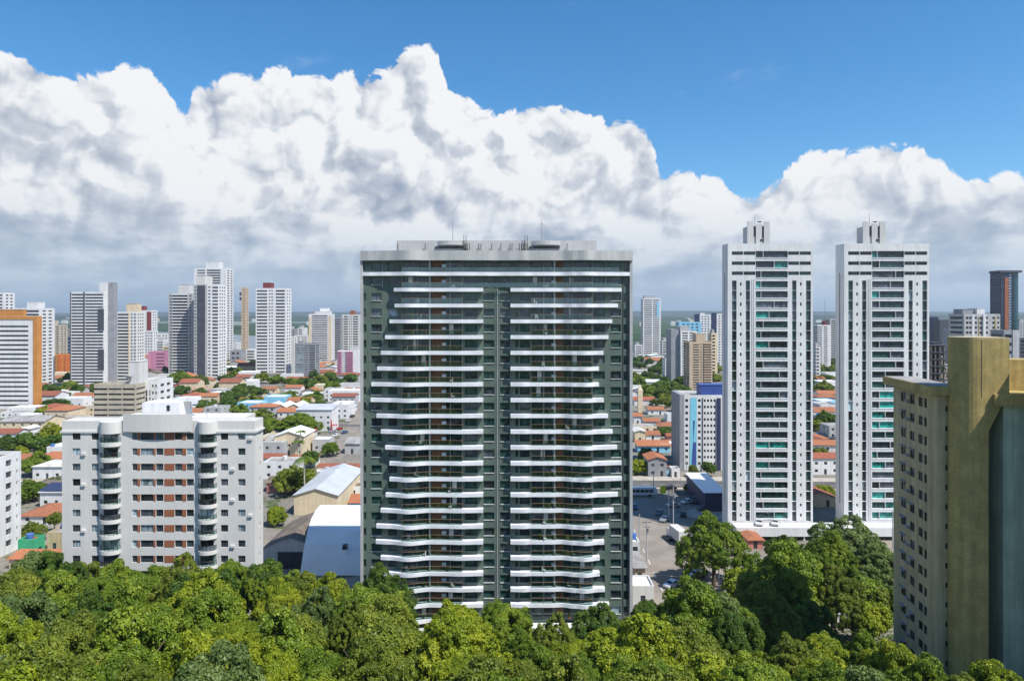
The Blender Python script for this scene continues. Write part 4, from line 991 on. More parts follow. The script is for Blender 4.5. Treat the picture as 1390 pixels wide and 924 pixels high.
# ------------------------------------------------------------------ foliage
def crown_mesh(name, seed, n, rad=6.0, hgt=8.0, leaf=0.2, lobes=18, flat=0.8, blobs=420, br=.8):
    """lobes > blobs > leaves: leaf-sized faces on the upper and outer side of many small clumps"""
    r = np.random.default_rng(seed)
    C_ = []; RR = []
    for i in range(lobes):
        a = r.uniform(0, 2 * math.pi); q = math.sqrt(r.uniform(0, 1)) * (rad * 0.70)
        zt = hgt * (0.68 - 0.46 * (q / (rad * .7)) ** 1.7) * r.uniform(.72, 1.08)
        C_.append((q * math.cos(a), q * math.sin(a), zt)); RR.append(r.uniform(.22, .40) * rad)
    C_ = np.array(C_); RR = np.array(RR); fl = np.array([1, 1, flat])
    nb = blobs * 3
    li = r.choice(lobes, nb, p=(RR ** 2) / (RR ** 2).sum())
    d = r.normal(size=(nb, 3)); d[:, 2] = d[:, 2] * 0.9 + 0.3; d /= np.linalg.norm(d, axis=1)[:, None]
    pc = C_[li] + d * (RR[li] * r.uniform(.72, 1.14, nb))[:, None] * fl
    dd = np.linalg.norm((pc[:, None, :] - C_[None]) / fl, axis=2) / RR[None]
    keep = dd.min(1) > .74; pc = pc[keep][:blobs]; d = d[keep][:blobs]; nb = len(pc)
    rb_ = br * r.uniform(.55, 1.25, nb)
    bi = r.choice(nb, n, p=rb_ ** 2 / (rb_ ** 2).sum()); N = n
    e = r.normal(size=(N, 3)) + d[bi] * .9 + np.array([0, 0, .45]); e /= np.linalg.norm(e, axis=1)[:, None]
    c = pc[bi] + e * (rb_[bi] * r.uniform(.55, 1.08, N))[:, None] * np.array([1, 1, .72])
    nn = e * .8 + r.normal(size=(N, 3)) * 0.42 + np.array([0, 0, .25]); nn /= np.linalg.norm(nn, axis=1)[:, None]
    t = np.cross(nn, r.normal(size=(N, 3))); t /= np.linalg.norm(t, axis=1)[:, None]; b = np.cross(nn, t)
    s_ = leaf * r.uniform(.6, 1.3, N)[:, None]
    V = np.stack([c + t * s_, c + b * s_ * .6, c - t * s_, c - b * s_ * .6], 1).reshape(-1, 3)
    me = bpy.data.meshes.new(name); me.vertices.add(len(V)); me.vertices.foreach_set('co', V.astype(np.float32).ravel())
    me.loops.add(4 * N); me.loops.foreach_set('vertex_index', np.arange(4 * N, dtype=np.int32))
    me.polygons.add(N); me.polygons.foreach_set('loop_start', np.arange(0, 4 * N, 4, dtype=np.int32))
    me.materials.append(MAT['leaf_mid']); me.update(calc_edges=True); me.validate()
    return me


def trunk_mesh(seed, h=8.0, r0=.38, limbs=5, rad=6.0):
    r = random.Random(seed); mb = MB()
    mb.tube([(0, 0, -1.5), (r.uniform(-.1, .1), 0, h * .3), (r.uniform(-.3, .3), r.uniform(-.3, .3), h * .55), (0, 0, h * .8)], [r0 * 1.2, r0, r0 * .8, r0 * .4], 8)
    for i in range(limbs):
        a = i * 2 * math.pi / limbs + r.uniform(-.4, .4); l = rad * r.uniform(.5, .72)
        mb.tube([(0, 0, h * r.uniform(.38, .55)), (math.cos(a) * l * .4, math.sin(a) * l * .4, h * .72), (math.cos(a) * l, math.sin(a) * l, h * r.uniform(.95, 1.1))], [r0 * .5, r0 * .32, r0 * .1], 6)
    return mb.mesh('trunk', ['woodtrunk'])


# crown prototypes: radius 6, crown from z=5 to 13
NEAR = [crown_mesh('crown', 20 + i, 64000, leaf=(.135, .155, .13, .17)[i], lobes=(24, 18, 28, 16)[i], blobs=(400, 300, 520, 240)[i], br=(.72, .92, .60, 1.05)[i]) for i in range(4)]
MIDC = [crown_mesh('crown', 40 + i, 14000, leaf=.30, lobes=15, blobs=260, br=1.05) for i in range(3)]
FARC = [crown_mesh('crown', 60 + i, 3200, leaf=.60, lobes=12, blobs=110, br=1.5) for i in range(3)]
TRK = [trunk_mesh(80 + i) for i in range(3)]
SPEC = {'leaf_mid': 'mid-green leafy', 'leaf_yellow': 'yellow-green leafy', 'leaf_dark': 'dark green dense', 'leaf_pale': 'grey-green pale-leaved', 'leaf_olive': 'olive green rounded'}


def tree(x, y, ztop, width, leaf, lod, group, label=None, z0=None, name='tree'):
    z0 = float(gz(x, y)) if z0 is None else z0
    H = max(ztop - z0, 3.0)
    o = ob(name, None, None, (x, y, z0)); o['category'] = 'tree'; o['group'] = group
    r = random.Random(int(x * 31 + y * 17)); protos = {'near': NEAR, 'mid': MIDC, 'far': FARC}[lod]
    me = protos[r.randrange(len(protos))]
    sx = width / 12.0
    cr_h = min(H * .97, max(width * .85, min(H * .78, width * 1.05))); sz = cr_h / 8.0      # crown takes cr_h metres below the top
    c = ob('crown', me, o, (0, 0, H - 7.3 * sz), r.uniform(0, 6.28)); c.scale = (sx, sx, sz)
    c.material_slots[0].link = 'OBJECT'; c.material_slots[0].material = MAT[leaf]
    tr_ = ob('trunk', TRK[r.randrange(3)], o, (0, 0, 0), r.uniform(0, 6.28)); tr_.scale = (sx * .85, sx * .85, (H - 7.3 * sz + 4.2 * sz) / 8.0)
    if label: o['label'] = label
    else: auto(o, SPEC[leaf] + ' ' + name.replace('_', ' '))
    return o


def tpx(px, ytop, wpx, D, leaf, lod='near', group='canopy of park trees in the foreground', **kw):
    return tree(X_(px, D), D, Z_(ytop, D), wpx / F * D, leaf, lod, group, **kw)


rt = random.Random(21)
def topline(px):
    tab = [(-100, 752), (10, 750), (60, 752), (100, 760), (170, 763), (240, 758), (320, 756), (375, 768), (400, 780), (470, 788), (505, 770), (545, 790), (580, 818), (660, 812), (700, 812), (740, 835), (800, 826), (850, 832), (880, 800), (960, 786), (1010, 812), (1040, 850), (1080, 850), (1120, 848), (1180, 842), (1215, 870), (1260, 893), (1400, 900), (1500, 900)]
    for (a, u), (b, v_) in zip(tab[:-1], tab[1:]):
        if a <= px <= b: return u + (v_ - u) * (px - a) / (b - a)
    return 880
kinds = ['leaf_mid', 'leaf_mid', 'leaf_mid', 'leaf_yellow', 'leaf_yellow', 'leaf_dark', 'leaf_olive', 'leaf_olive', 'leaf_pale', 'leaf_yellow']
rows = [(121, 0, 78), (107, 20, 88), (93, 42, 105), (81, 68, 125), (70, 98, 150), (60, 132, 175), (51, 175, 215)]
for ri, (D, drop, wpx) in enumerate(rows):
    px = -60 + rt.uniform(0, 40)
    while px < 1450:
        top_ = topline(px) + drop * (0.62 if 560 < px < 900 else 1.0 if px < 1000 else .8) + rt.uniform(-8, 14)
        w_ = wpx * rt.choice((.65, .8, 1.0, 1.15, 1.3, 1.5) if ri < 4 else (.6, .75, .85, 1.0, 1.1))
        d_ = D * rt.uniform(.96, 1.04)
        xw = X_(px, d_)
        skip = (ri <= 1 and 660 < px < 890) or (ri == 0 and (480 < px < 860 or px > 1000)) or (px > 1010 and ri == 1 and px < 1200) or (d_ > 84 and xw > 55) or (xw > 60 and d_ > 62)
        if not skip: tpx(px, top_, w_, d_, rt.choice(kinds))
        px += w_ * rt.uniform(.62, .85)
# trees in the middle right: named one by one
G2 = 'large trees between the side street and the twin towers'
def T2(px, yt, w_, D, leaf, lod='near', label=None): tpx(px, yt, w_, D, leaf, lod, G2, label=label)
T2(969, 701, 98, 152, 'leaf_mid', 'near', 'bushy bright green tree standing alone beside the side street')
T2(940, 783, 130, 104, 'leaf_mid', 'near', 'broad rich green tree just right of the dark green tower base')
T2(1072, 742, 128, 131, 'leaf_mid', 'near', 'widest bright green spreading tree below the left white twin')
T2(1130, 768, 84, 128, 'leaf_olive', 'near', 'shaded olive tree right of the widest spreading tree')
T2(1022, 772, 70, 128, 'leaf_olive', 'mid', 'olive tree left of the widest spreading tree')
T2(1150, 706, 120, 158, 'leaf_pale', 'near', 'pale spreading tree against the podium of the right white twin')
T2(1125, 722, 70, 146, 'leaf_mid', 'near', 'mid-green tree between the widest spreading tree and the pale spreading tree')
T2(1000, 770, 60, 140, 'leaf_yellow', 'mid', 'yellow-green shrubby tree right of the lone bushy tree')
T2(1030, 752, 56, 143, 'leaf_mid', 'mid', 'small tree just left of the widest spreading tree top')
T2(1190, 735, 90, 148, 'leaf_pale', 'near', 'pale grey-green tree beside the ochre building')
T2(1065, 722, 52, 163, 'leaf_dark', 'mid', 'small dark tree in front of the white podium')
T2(1165, 780, 80, 138, 'leaf_mid', 'mid', 'green tree just left of the ochre building wall')
T2(1196, 790, 56, 136, 'leaf_olive', 'mid', 'small olive tree touching the ochre building wall')
T2(1080, 868, 110, 88, 'leaf_olive', 'near', 'olive tree with rusty patches in front of the low garden wall')
T2(1005, 822, 100, 98, 'leaf_dark', 'near', 'dark tree leaning to the right of the broad rich green tree')
T2(880, 812, 60, 108, 'leaf_dark', 'near', 'small dark tree between dark green tower corner and broad rich green tree')
T2(905, 850, 90, 95, 'leaf_mid', 'near', 'bright tree below the broad rich green tree')
T2(1135, 858, 110, 92, 'leaf_yellow', 'near', 'yellow-green tree in front of the house wall by the ochre building')
T2(1180, 862, 80, 90, 'leaf_mid', 'near', 'mid-green tree at the foot of the ochre building')
T2(810, 826, 105, 112, 'leaf_dark', 'near', 'dark green tree at the right foot of the dark green tower')
T2(690, 812, 90, 113, 'leaf_mid', 'near', 'mid-green tree at the centre foot of the dark green tower')
T2(520, 772, 90, 116, 'leaf_dark', 'near', 'dark green tree at the left foot of the dark green tower')
T2(755, 838, 70, 108, 'leaf_olive', 'near', 'low olive tree in front of the dark green tower')
T2(620, 826, 90, 110, 'leaf_yellow', 'near', 'yellow-green tree below the left balconies of the dark green tower')

T2(322, 754, 80, 121, 'leaf_mid', 'near', 'mid-green tree against the lower right corner of the pale grey block')
T2(362, 764, 78, 119, 'leaf_dark', 'near', 'dark green tree between the pale grey block and the old brown shed')
T2(412, 780, 66, 119, 'leaf_olive', 'near', 'olive tree in front of the old brown shed')
T2(455, 788, 70, 117, 'leaf_mid', 'near', 'mid-green tree in front of the vaulted hangar')
T2(245, 758, 80, 121, 'leaf_olive', 'near', 'olive tree in front of the middle of the pale grey block')
T2(160, 760, 84, 120, 'leaf_mid', 'near', 'mid-green tree below the left rounded balconies of the pale grey block')
T2(70, 752, 90, 119, 'leaf_dark', 'near', 'dark green tree between the white edge block and the pale grey block')
T2(1000, 808, 90, 116, 'leaf_mid', 'near', 'mid-green tree lower left of the widest spreading tree')
T2(1050, 812, 90, 120, 'leaf_olive', 'near', 'olive tree directly under the widest spreading tree')
T2(1100, 818, 80, 122, 'leaf_dark', 'mid', 'low dark tree beside the pale garden wall')
T2(1185, 812, 60, 124, 'leaf_yellow', 'mid', 'small yellow-green tree above the red-capped garden wall')
T2(1208, 868, 90, 84, 'leaf_yellow', 'near', 'yellow-green tree against the lowest windows of the ochre building')
T2(1255, 892, 110, 78, 'leaf_mid', 'near', 'mid-green tree hiding the foot of the ochre building')
T2(1352, 905, 120, 74, 'leaf_yellow', 'near', 'yellow-green tree in the bottom right corner of the photo')
T2(1300, 915, 90, 72, 'leaf_olive', 'near', 'olive tree below the ochre round stair tower')
T2(1130, 890, 120, 78, 'leaf_mid', 'near', 'mid-green tree in front of the olive tree with rusty patches')
# low scrub between the trees
r = np.random.default_rng(5); N = 60000
X = r.uniform(-95, 100, N); Y = r.uniform(38, 152, N); ok = (np.abs(X) < Y * .82 + 6) & ((Y < 127) | (X > 47)); X = X[ok]; Y = Y[ok]
ok = ~((X > 60) & (Y > 84) & (Y < 116)) ; X = X[ok]; Y = Y[ok]; N = len(X)
Zs = gz(X, Y) + r.uniform(0.05, 1.3, N) * (1 + (Y > 100) * .8); nn = r.normal(size=(N, 3)) * .6 + np.array([0, 0, 1]); nn /= np.linalg.norm(nn, axis=1)[:, None]
t = np.cross(nn, r.normal(size=(N, 3))); t /= np.linalg.norm(t, axis=1)[:, None]; b = np.cross(nn, t); c = np.stack([X, Y, Zs], 1)
sz_ = r.uniform(.25, .6, N)[:, None]
V = np.stack([c + t * sz_, c + b * sz_ * .5, c - t * sz_, c - b * sz_ * .5], 1).reshape(-1, 3)
me = bpy.data.meshes.new('undergrowth'); me.vertices.add(len(V)); me.vertices.foreach_set('co', V.astype(np.float32).ravel())
me.loops.add(4 * N); me.loops.foreach_set('vertex_index', np.arange(4 * N, dtype=np.int32)); me.polygons.add(N)
me.polygons.foreach_set('loop_start', np.arange(0, 4 * N, 4, dtype=np.int32)); me.materials.append(MAT['leaf_dark']); me.update(calc_edges=True)
o = ob('undergrowth', me, kind='stuff'); o['label'] = 'dark leafy undergrowth filling the gaps between the foreground trees'; o['category'] = 'undergrowth'

# ------------------------------------------------------------------ houses
CW = {'white': 'white', 'offwhite': 'off-white', 'cream': 'cream', 'lightgrey': 'grey', 'salmon': 'salmon', 'skyblue': 'blue', 'beige': 'beige', 'paleyellow': 'yellowish', 'midgrey': 'dark grey', 'tan': 'tan', 'orange': 'orange', 'blue': 'blue', 'red': 'red'}
RW = {'tile_orange': 'orange tiled', 'tile_red': 'dull red tiled', 'metalroof': 'grey metal', 'metalroof_white': 'white metal', 'fibre': 'pale sheet', 'oldroof': 'dark weathered', 'greyroof': 'grey flat', 'concrete': 'concrete flat'}
def house(x, y, w_, d_, h_, rtype, wm, rm, rz=0.0, detail=2, label=None, group='low houses of the town', name='house', axis='x', pitch=None, z0=0.0, cat=None):
    """root at the middle of the front wall"""
    o = thing(name, label or '', cat or ('house' if name == 'house' else name.replace('_', ' ')), (x, y, z0), R(rz), group)
    if not label: auto(o, '%s %s with %s roof' % (CW.get(wm, wm), name.replace('_', ' '), RW.get(rm, rm)))
    x0, x1 = -w_ / 2, w_ / 2; e = .45; wb = MB()
    if rtype == 'flat':
        holes = {'F': [], 'L': [], 'R': []}
        if detail:
            nf = max(1, int(h_ / 2.9)); nw = max(1, min(5, int(w_ / 3.4)))
            for f in range(nf):
                for i in range(nw):
                    a = (i + .5) * w_ / nw - .6; z = f * 2.9 + 1.0
                    if f == 0 and i == nw // 2: holes['F'].append((a, a + 1.0, .05, 2.15, 'glass'))
                    else: holes['F'].append((a, a + 1.2, z, z + 1.1, None))
                for s_ in ('L', 'R'): holes[s_].append((d_ * .4, d_ * .4 + 1.2, f * 2.9 + 1, f * 2.9 + 2.1, None))
        block(o, w_, d_, 0, h_, holes, wm, 'glass', .15, x0=x0, parapet=.45, roofmat=rm)
        r = random.Random(int(x * 7 + y))
        if detail and r.random() < .45:
            tx_, ty_ = r.uniform(x0 + 1.2, x1 - 1.2), r.uniform(1.5, max(1.6, d_ - 1.5))
            build('water_tank', MB().cyl(tx_, ty_, h_ - .44, h_ + .9, .75, 12, 0, .85), r.choice(['tank_blue', 'lightgrey', 'tank_blue', 'white']), o)
        return o
    rise = (pitch or .32) * (min(w_, d_) / 2 if rtype == 'hip' else (d_ / 2 if axis == 'x' else w_ / 2))
    if detail:
        wins = []; holes = []
        nw = max(1, min(5, int(w_ / 3.4))); nf = max(1, int(h_ / 2.8))
        for f in range(nf):
            for i in range(nw):
                a = (i + .5) * w_ / nw - .6
                z = f * 2.8 + 1.0
                if f == 0 and i == nw // 2: holes.append((a, a + 1.0, .05, min(2.15, h_ - .3), 'glass'))
                else: holes.append((a, a + 1.2, z, min(z + 1.1, h_ - .2), 'glass_mid' if (i + f) % 2 else 'glass'))
        wallface(wb, x0, 0, 1, 0, w_, 0, h_, [q[:4] for q in holes], .15)
        hs_ = [(d_ * .3, d_ * .3 + 1.2, 1.0, min(2.1, h_ - .3))]
        wallface(wb, x1, 0, 0, 1, d_, 0, h_, hs_, .15); wallface(wb, x0, d_, 0, -1, d_, 0, h_, hs_, .15)
        wb.add([(x0, d_, 0), (x1, d_, 0), (x1, d_, h_), (x0, d_, h_)], [(1, 0, 3, 2)])
        for a, b_, c, dd, g_ in holes: wins.append((x0 + a, .15, 0, b_ - a, dd - c, c, g_))
        q = hs_[0]; wins.append((x1 - .15, q[0], math.pi / 2, 1.2, q[3] - q[2], q[2], 'glass')); wins.append((x0 + .15, d_ - q[0], -math.pi / 2, 1.2, q[3] - q[2], q[2], 'glass'))
    else:
        wb.add([(x0, 0, 0), (x1, 0, 0), (x1, d_, 0), (x0, d_, 0), (x0, 0, h_), (x1, 0, h_), (x1, d_, h_), (x0, d_, h_)], [(0, 1, 5, 4), (1, 2, 6, 5), (2, 3, 7, 6), (3, 0, 4, 7)])
    if rtype == 'gable':
        if axis == 'x': wb.add([(x0, 0, h_), (x0, d_, h_), (x0, d_ / 2, h_ + rise), (x1, 0, h_), (x1, d_, h_), (x1, d_ / 2, h_ + rise)], [(1, 0, 2), (3, 4, 5)])
        else: wb.add([(x0, 0, h_), (x1, 0, h_), (0, 0, h_ + rise), (x0, d_, h_), (x1, d_, h_), (0, d_, h_ + rise)], [(0, 1, 2), (4, 3, 5)])
    build('wall', wb, wm, o)
    rb_ = MB(); th = .16; sl_ = rise / (d_ / 2 if axis == 'x' else w_ / 2)
    if rtype == 'gable':
        if axis == 'x':
            pr = [(-e, h_ - e * sl_), (d_ / 2, h_ + rise), (d_ + e, h_ - e * sl_)]
            vs = [(xx, yy, zz + dz) for xx in (x0 - e, x1 + e) for dz in (.02, th) for yy, zz in pr]
        else:
            pr = [(x0 - e, h_ - e * sl_), (0, h_ + rise), (x1 + e, h_ - e * sl_)]
            vs = [(xx, yy, zz + dz) for yy in (d_ + e, -e) for dz in (.02, th) for xx, zz in pr]
        rb_.add(vs, [(3, 4, 10, 9), (4, 5, 11, 10), (1, 0, 6, 7), (2, 1, 7, 8), (0, 3, 9, 6), (5, 2, 8, 11), (0, 1, 4, 3), (1, 2, 5, 4), (7, 6, 9, 10), (8, 7, 10, 11)])
    elif rtype == 'hip':
        m_ = min(w_, d_) / 2; ax, bx, ay, by = x0 - e, x1 + e, -e, d_ + e; z = h_ - .1
        if w_ >= d_: r1, r2 = (x0 + m_, d_ / 2), (x1 - m_, d_ / 2)
        else: r1, r2 = (0, m_), (0, d_ - m_)
        vs = [(ax, ay, z), (bx, ay, z), (bx, by, z), (ax, by, z), (r1[0], r1[1], h_ + rise), (r2[0], r2[1], h_ + rise), (ax, ay, z + .12), (bx, ay, z + .12), (bx, by, z + .12), (ax, by, z + .12)]
        rb_.add(vs, [(0, 1, 7, 6), (1, 2, 8, 7), (2, 3, 9, 8), (3, 0, 6, 9)] + ([(6, 7, 5, 4), (8, 9, 4, 5), (7, 8, 5), (9, 6, 4)] if w_ >= d_ else [(6, 7, 4), (7, 8, 5, 4), (8, 9, 5), (9, 6, 4, 5)]) + [(3, 2, 1, 0)])
    elif rtype == 'shed':
        wb2 = MB().add([(x0, 0, h_), (x0, d_, h_), (x0, d_, h_ + rise), (x1, 0, h_), (x1, d_, h_), (x1, d_, h_ + rise)], [(1, 0, 2), (3, 4, 5), (1, 2, 5, 4)])
        build('gable_wall', wb2, wm, o)
        vs = [(x0 - e, -e, h_ - .1), (x1 + e, -e, h_ - .1), (x1 + e, d_ + e, h_ + rise + .05), (x0 - e, d_ + e, h_ + rise + .05)]
        vs += [(a, b_, c + th) for a, b_, c in vs]; rb_.add(vs, [(3, 2, 1, 0), (4, 5, 6, 7), (0, 1, 5, 4), (1, 2, 6, 5), (2, 3, 7, 6), (3, 0, 4, 7)])
    build('roof', rb_, rm, o)
    if detail: put_windows(o, wins)
    return o


def hpx(pa, pb, yeave, ybase, rtype, wm, rm, depth, label=None, **kw):
    """house whose front wall spans pa..pb and meets the ground at ybase"""
    D = CZ * F / (ybase - HY); w_ = (pb - pa) / F * D; h_ = max(2.4, Z_(yeave, D))
    return house(X_((pa + pb) / 2, D), D, w_, depth, h_, rtype, wm, rm, label=label, **kw), D


# hand-placed buildings: left quarter
OCC = []                                  # occupied ground rectangles
def occ(px0, px1, D, dep): OCC.append((X_(px0, D) - 1, X_(px1, D) + 1, D - 1.5, D + dep + 1.5))
def H(pa, pb, ye, yb_, rt_, wm, rm, dep, label, **kw):
    o, D = hpx(pa, pb, ye, yb_, rt_, wm, rm, dep, label, **kw); occ(pa, pb, D, dep); return o
w1 = H(399, 458, 672, 699, 'gable', 'cream', 'metalroof', 34, 'long cream warehouse with grey metal gable roof behind the vaulted hangar', axis='y', name='warehouse', pitch=.3, rz=0, detail=0)
LAND.append(('the cream warehouse', X_(430, 206), 220))
H(362, 405, 655, 668, 'gable', 'salmon', 'oldroof', 8, 'low salmon shed with dark roof left of the cream warehouse', name='shed')
H(357, 402, 627, 650, 'flat', 'white', 'greyroof', 9, 'white two-storey building with balcony right behind the pale grey block')
H(355, 385, 600, 622, 'flat', 'lightgrey', 'concrete', 12, 'plain grey flat-roofed building touching the pale grey block edge')
H(372, 412, 592, 618, 'gable', 'cream', 'metalroof_white', 16, 'cream shed with low white gable roof behind the palm', axis='y', name='shed')
H(402, 450, 556, 585, 'shed', 'white', 'metalroof', 14, 'white commercial building with blue-grey sloping roof near the long street', name='commercial_building', pitch=.15)
H(448, 472, 549, 568, 'flat', 'white', 'metalroof_white', 18, 'white shop building with a white roof beside the long street', name='commercial_building')
for i, (a, b_) in enumerate(((357, 372), (372.5, 389), (389.5, 408))):
    H(a, b_, 553, 560, 'gable', 'cream', 'fibre', 18, ('left', 'middle', 'right')[i] + ' one of three pale sawtooth warehouse gables behind the park trees', axis='y', name='warehouse', group='sawtooth gable sheds', pitch=.5)
H(430, 486, 635, 645, 'shed', 'offwhite', 'tile_red', 4, 'long low shed with dull red tiled roof right of the palm', name='shed')
H(425, 487, 640, 652, 'flat', 'lightgrey', 'fibre', 6, 'long low grey flat roof behind the cream warehouse ridge', name='shed')
H(468, 488, 602, 616, 'shed', 'lightgrey', 'greyroof', 8, 'grey roofed cottage at the bend of the long street', name='house')
H(474, 489, 682, 694, 'gable', 'skyblue', 'tile_orange', 9, 'small orange tiled house squeezed between cream warehouse and dark green tower')
H(472, 489, 660, 674, 'flat', 'white', 'oldroof', 7, 'small white house behind the right end of the cream warehouse')
H(424, 447, 596, 612, 'flat', 'lightgrey', 'metalroof_white', 8, 'small white roofed kiosk between the palm and the round tree', name='kiosk')
H(445, 487, 530, 545, 'flat', 'white', 'metalroof_white', 12, 'white flat warehouse below the pink and white block', name='warehouse')
H(450, 482, 538, 552, 'gable', 'lightgrey', 'tile_red', 10, 'dark grey house with dull red roof left of the long street')
H(440, 463, 528, 540, 'flat', 'white', 'greyroof', 12, 'white building with dark flat roof left of the white flat warehouse')
H(355, 374, 528, 534, 'gable', 'cream', 'tile_orange', 9, 'wide orange tiled house below the white striped tower')
H(386, 408, 526, 536, 'gable', 'white', 'tile_orange', 10, 'orange tiled white house between trees below the curved grey block')
H(355, 392, 536, 545, 'flat', 'cream', 'concrete', 5, 'long cream perimeter building behind the park trees', name='building')
# left part
H(0, 60, 572, 588, 'gable', 'cream', 'greyroof', 16, 'long cream warehouse with grey roof below the orange-edged white tower', name='warehouse', pitch=.25, rz=0)
LAND.append(('the left cream warehouse', X_(30, 347), 352))
H(60, 92, 557, 574, 'hip', 'cream', 'tile_orange', 16, 'cream house with wide orange hipped roof right of the orange-edged tower')
H(76, 126, 566, 578, 'flat', 'tan', 'concrete', 8, 'long low tan wall building left of the beige striped office', name='building')
H(84, 112, 540, 552, 'flat', 'white', 'metalroof_white', 10, 'white house with white roof behind the orange hipped roof')
H(93, 108, 527, 536, 'gable', 'lightgrey', 'tile_orange', 9, 'small orange tiled house at the foot of the grey-finned banded tower')
H(34, 60, 594, 606, 'flat', 'red', 'metalroof_white', 8, 'white shop with red fascia left of the pale grey block', name='shop')
H(20, 36, 583, 600, 'gable', 'white', 'fibre', 9, 'small white gabled house left of the red-fronted shop', axis='y')
H(-12, 22, 588, 604, 'gable', 'white', 'tile_red', 9, 'dull red tiled house at the left edge below the left cream warehouse')
H(63, 84, 606, 620, 'flat', 'white', 'metalroof_white', 9, 'white box house touching the pale grey block at upper left')
H(44, 84, 633, 650, 'hip', 'white', 'fibre', 10, 'white roofed house behind the solar panels')
h_ = H(54, 84, 668, 688, 'shed', 'white', 'metalroof', 8, 'house with dark solar panel roof left of the pale grey block', pitch=.2)
build('solar_panel', MB().add([(-4, 0.2, Z_(668, 215) + .5), (4, 0.2, Z_(668, 215) + .5), (4, 6.5, Z_(668, 215) + 1.6), (-4, 6.5, Z_(668, 215) + 1.6)], [(0, 1, 2, 3)]), 'navy', h_)
h_ = H(25, 72, 700, 712, 'hip', 'white', 'tile_orange', 13, 'large orange tiled villa between the white edge block and the pale grey block')
LAND.append(('the large orange villa', X_(48, 197), 202))
H(64, 84, 722, 748, 'flat', 'paleyellow', 'greyroof', 7, 'yellow two-storey house with open porch beside the pale grey block')
H(24, 46, 732, 757, 'flat', 'greenpaint', 'tile_red', 4, 'bright green boundary wall beside the white edge block', name='boundary_wall')
CW['greenpaint'] = 'green'
H(12, 84, 758, 772, 'shed', 'tan', 'tile_orange', 4, 'strip of orange tiled roof just above the park trees', name='shed')

# the vaulted hangar
LAND.append(('the vaulted hangar', X_(450, 165), 168))
hg = thing('hangar', 'white vaulted metal hangar between the pale block and the dark green tower', 'hangar', (X_(407, 159), 159, 0))
Lh = 14.6; arc = [(0, 0), (1.6, 3.0), (3.6, 6.0), (6.0, 8.6), (9, 10.4), (13, 11.5), (17, 11.6), (21, 9.6), (24, 6), (25.5, 0)]; n = len(arc)
hm = MB(); hm.add([(0, y, z) for y, z in arc] + [(Lh, y, z) for y, z in arc], [(i, i + n, i + n + 1, i + 1) for i in range(n - 1)])
build('vault_roof', hm, 'metalroof_white', hg)
build('end_wall', MB().add([(0.15, y, z - .1) for y, z in arc], [tuple(range(n))]).add([(Lh - .15, y, z - .1) for y, z in arc], [tuple(range(n))[::-1]]), 'lightgrey', hg)
build('roof_hatch', MB().box(9.6, 10.6, 1.0, 2.4, 5.6, 6.6), 'darkpanel', hg)
OCC.append((-52, -32, 156, 186))
sh = thing('old_shed', 'large brown weathered gable roof shed beside the vaulted hangar', 'shed', (X_(348, 163), 163, 0))
arc = [(8 - 8 * math.cos(math.pi * i / 12), 3.2 + 4.2 * (1 - abs(i - 6) / 6)) for i in range(13)]; n = len(arc)
build('roof', MB().add([(x, 0, z) for x, z in arc] + [(x, 22, z) for x, z in arc], [(i, i + 1, i + 1 + n, i + n) for i in range(n - 1)]), 'oldroof', sh)
build('wall', MB().add([(x, .2, z) for x, z in arc] + [(16, .2, 0), (0, .2, 0)], [tuple(range(n + 2))[::-1]]).box(0, .2, .2, 22, 0, 3.2).box(15.8, 16, .2, 22, 0, 3.2), 'offwhite', sh)
build('doorway', MB().box(5, 11, .1, .19, 0, 4), 'darkpanel', sh)
OCC.append((-64, -44, 160, 188))

# right of the tower
h_ = H(880, 905, 624, 647, 'gable', 'midgrey', 'tile_orange', 10, 'dark grey gabled house with orange roof facing the avenue', axis='y')
LAND.append(('the dark grey gabled house', X_(892, 255), 258))
H(893, 907, 634, 646.5, 'gable', 'skyblue', 'tile_red', 3, 'pale blue porch house with small red gable on the avenue', axis='y')
H(912, 923, 636, 648, 'flat', 'white', 'greyroof', 5, 'small white garage with grey shutter beside the gabled house', name='garage')
H(866, 910, 605, 614, 'shed', 'skyblue', 'tile_orange', 7, 'long low house with bright orange roof behind the gabled house')
H(896, 921, 602, 613, 'flat', 'cream', 'metalroof_white', 7, 'cream flat-roofed house beside the long orange roof')
H(877, 896, 590, 597, 'gable', 'white', 'tile_orange', 8, 'small orange roof house, second row behind the avenue')
H(906, 921, 592, 599, 'gable', 'salmon', 'tile_red', 6, 'small house with red roof beside the blue-striped office')
H(862, 876, 586, 600, 'gable', 'cream', 'fibre', 10, 'cream gabled shed beside the right edge of the dark green tower', axis='y', name='shed')
H(874, 896, 572, 581, 'gable', 'skyblue', 'tile_orange', 8, 'blue house with orange roof left of the round green tree')
H(906, 921, 562, 574, 'flat', 'white', 'concrete', 8, 'white cube house left of the blue-striped office')
H(860, 872, 565, 576, 'gable', 'white', 'tile_orange', 8, 'narrow orange roof house touching the dark green tower')
H(880, 902, 556, 563, 'gable', 'white', 'tile_orange', 8, 'white house with orange roof, third row behind the avenue')
# purple-grey shed beside the parking lot
ps = H(957, 985, 668, 694, 'shed', 'navy', 'metalroof_white', 22, 'dark purple shed with white sloping roof beside the car park', name='shed', pitch=.06)
OCC.append((50, 92, 176, 232)); OCC.append((58, 130, 176, 210))
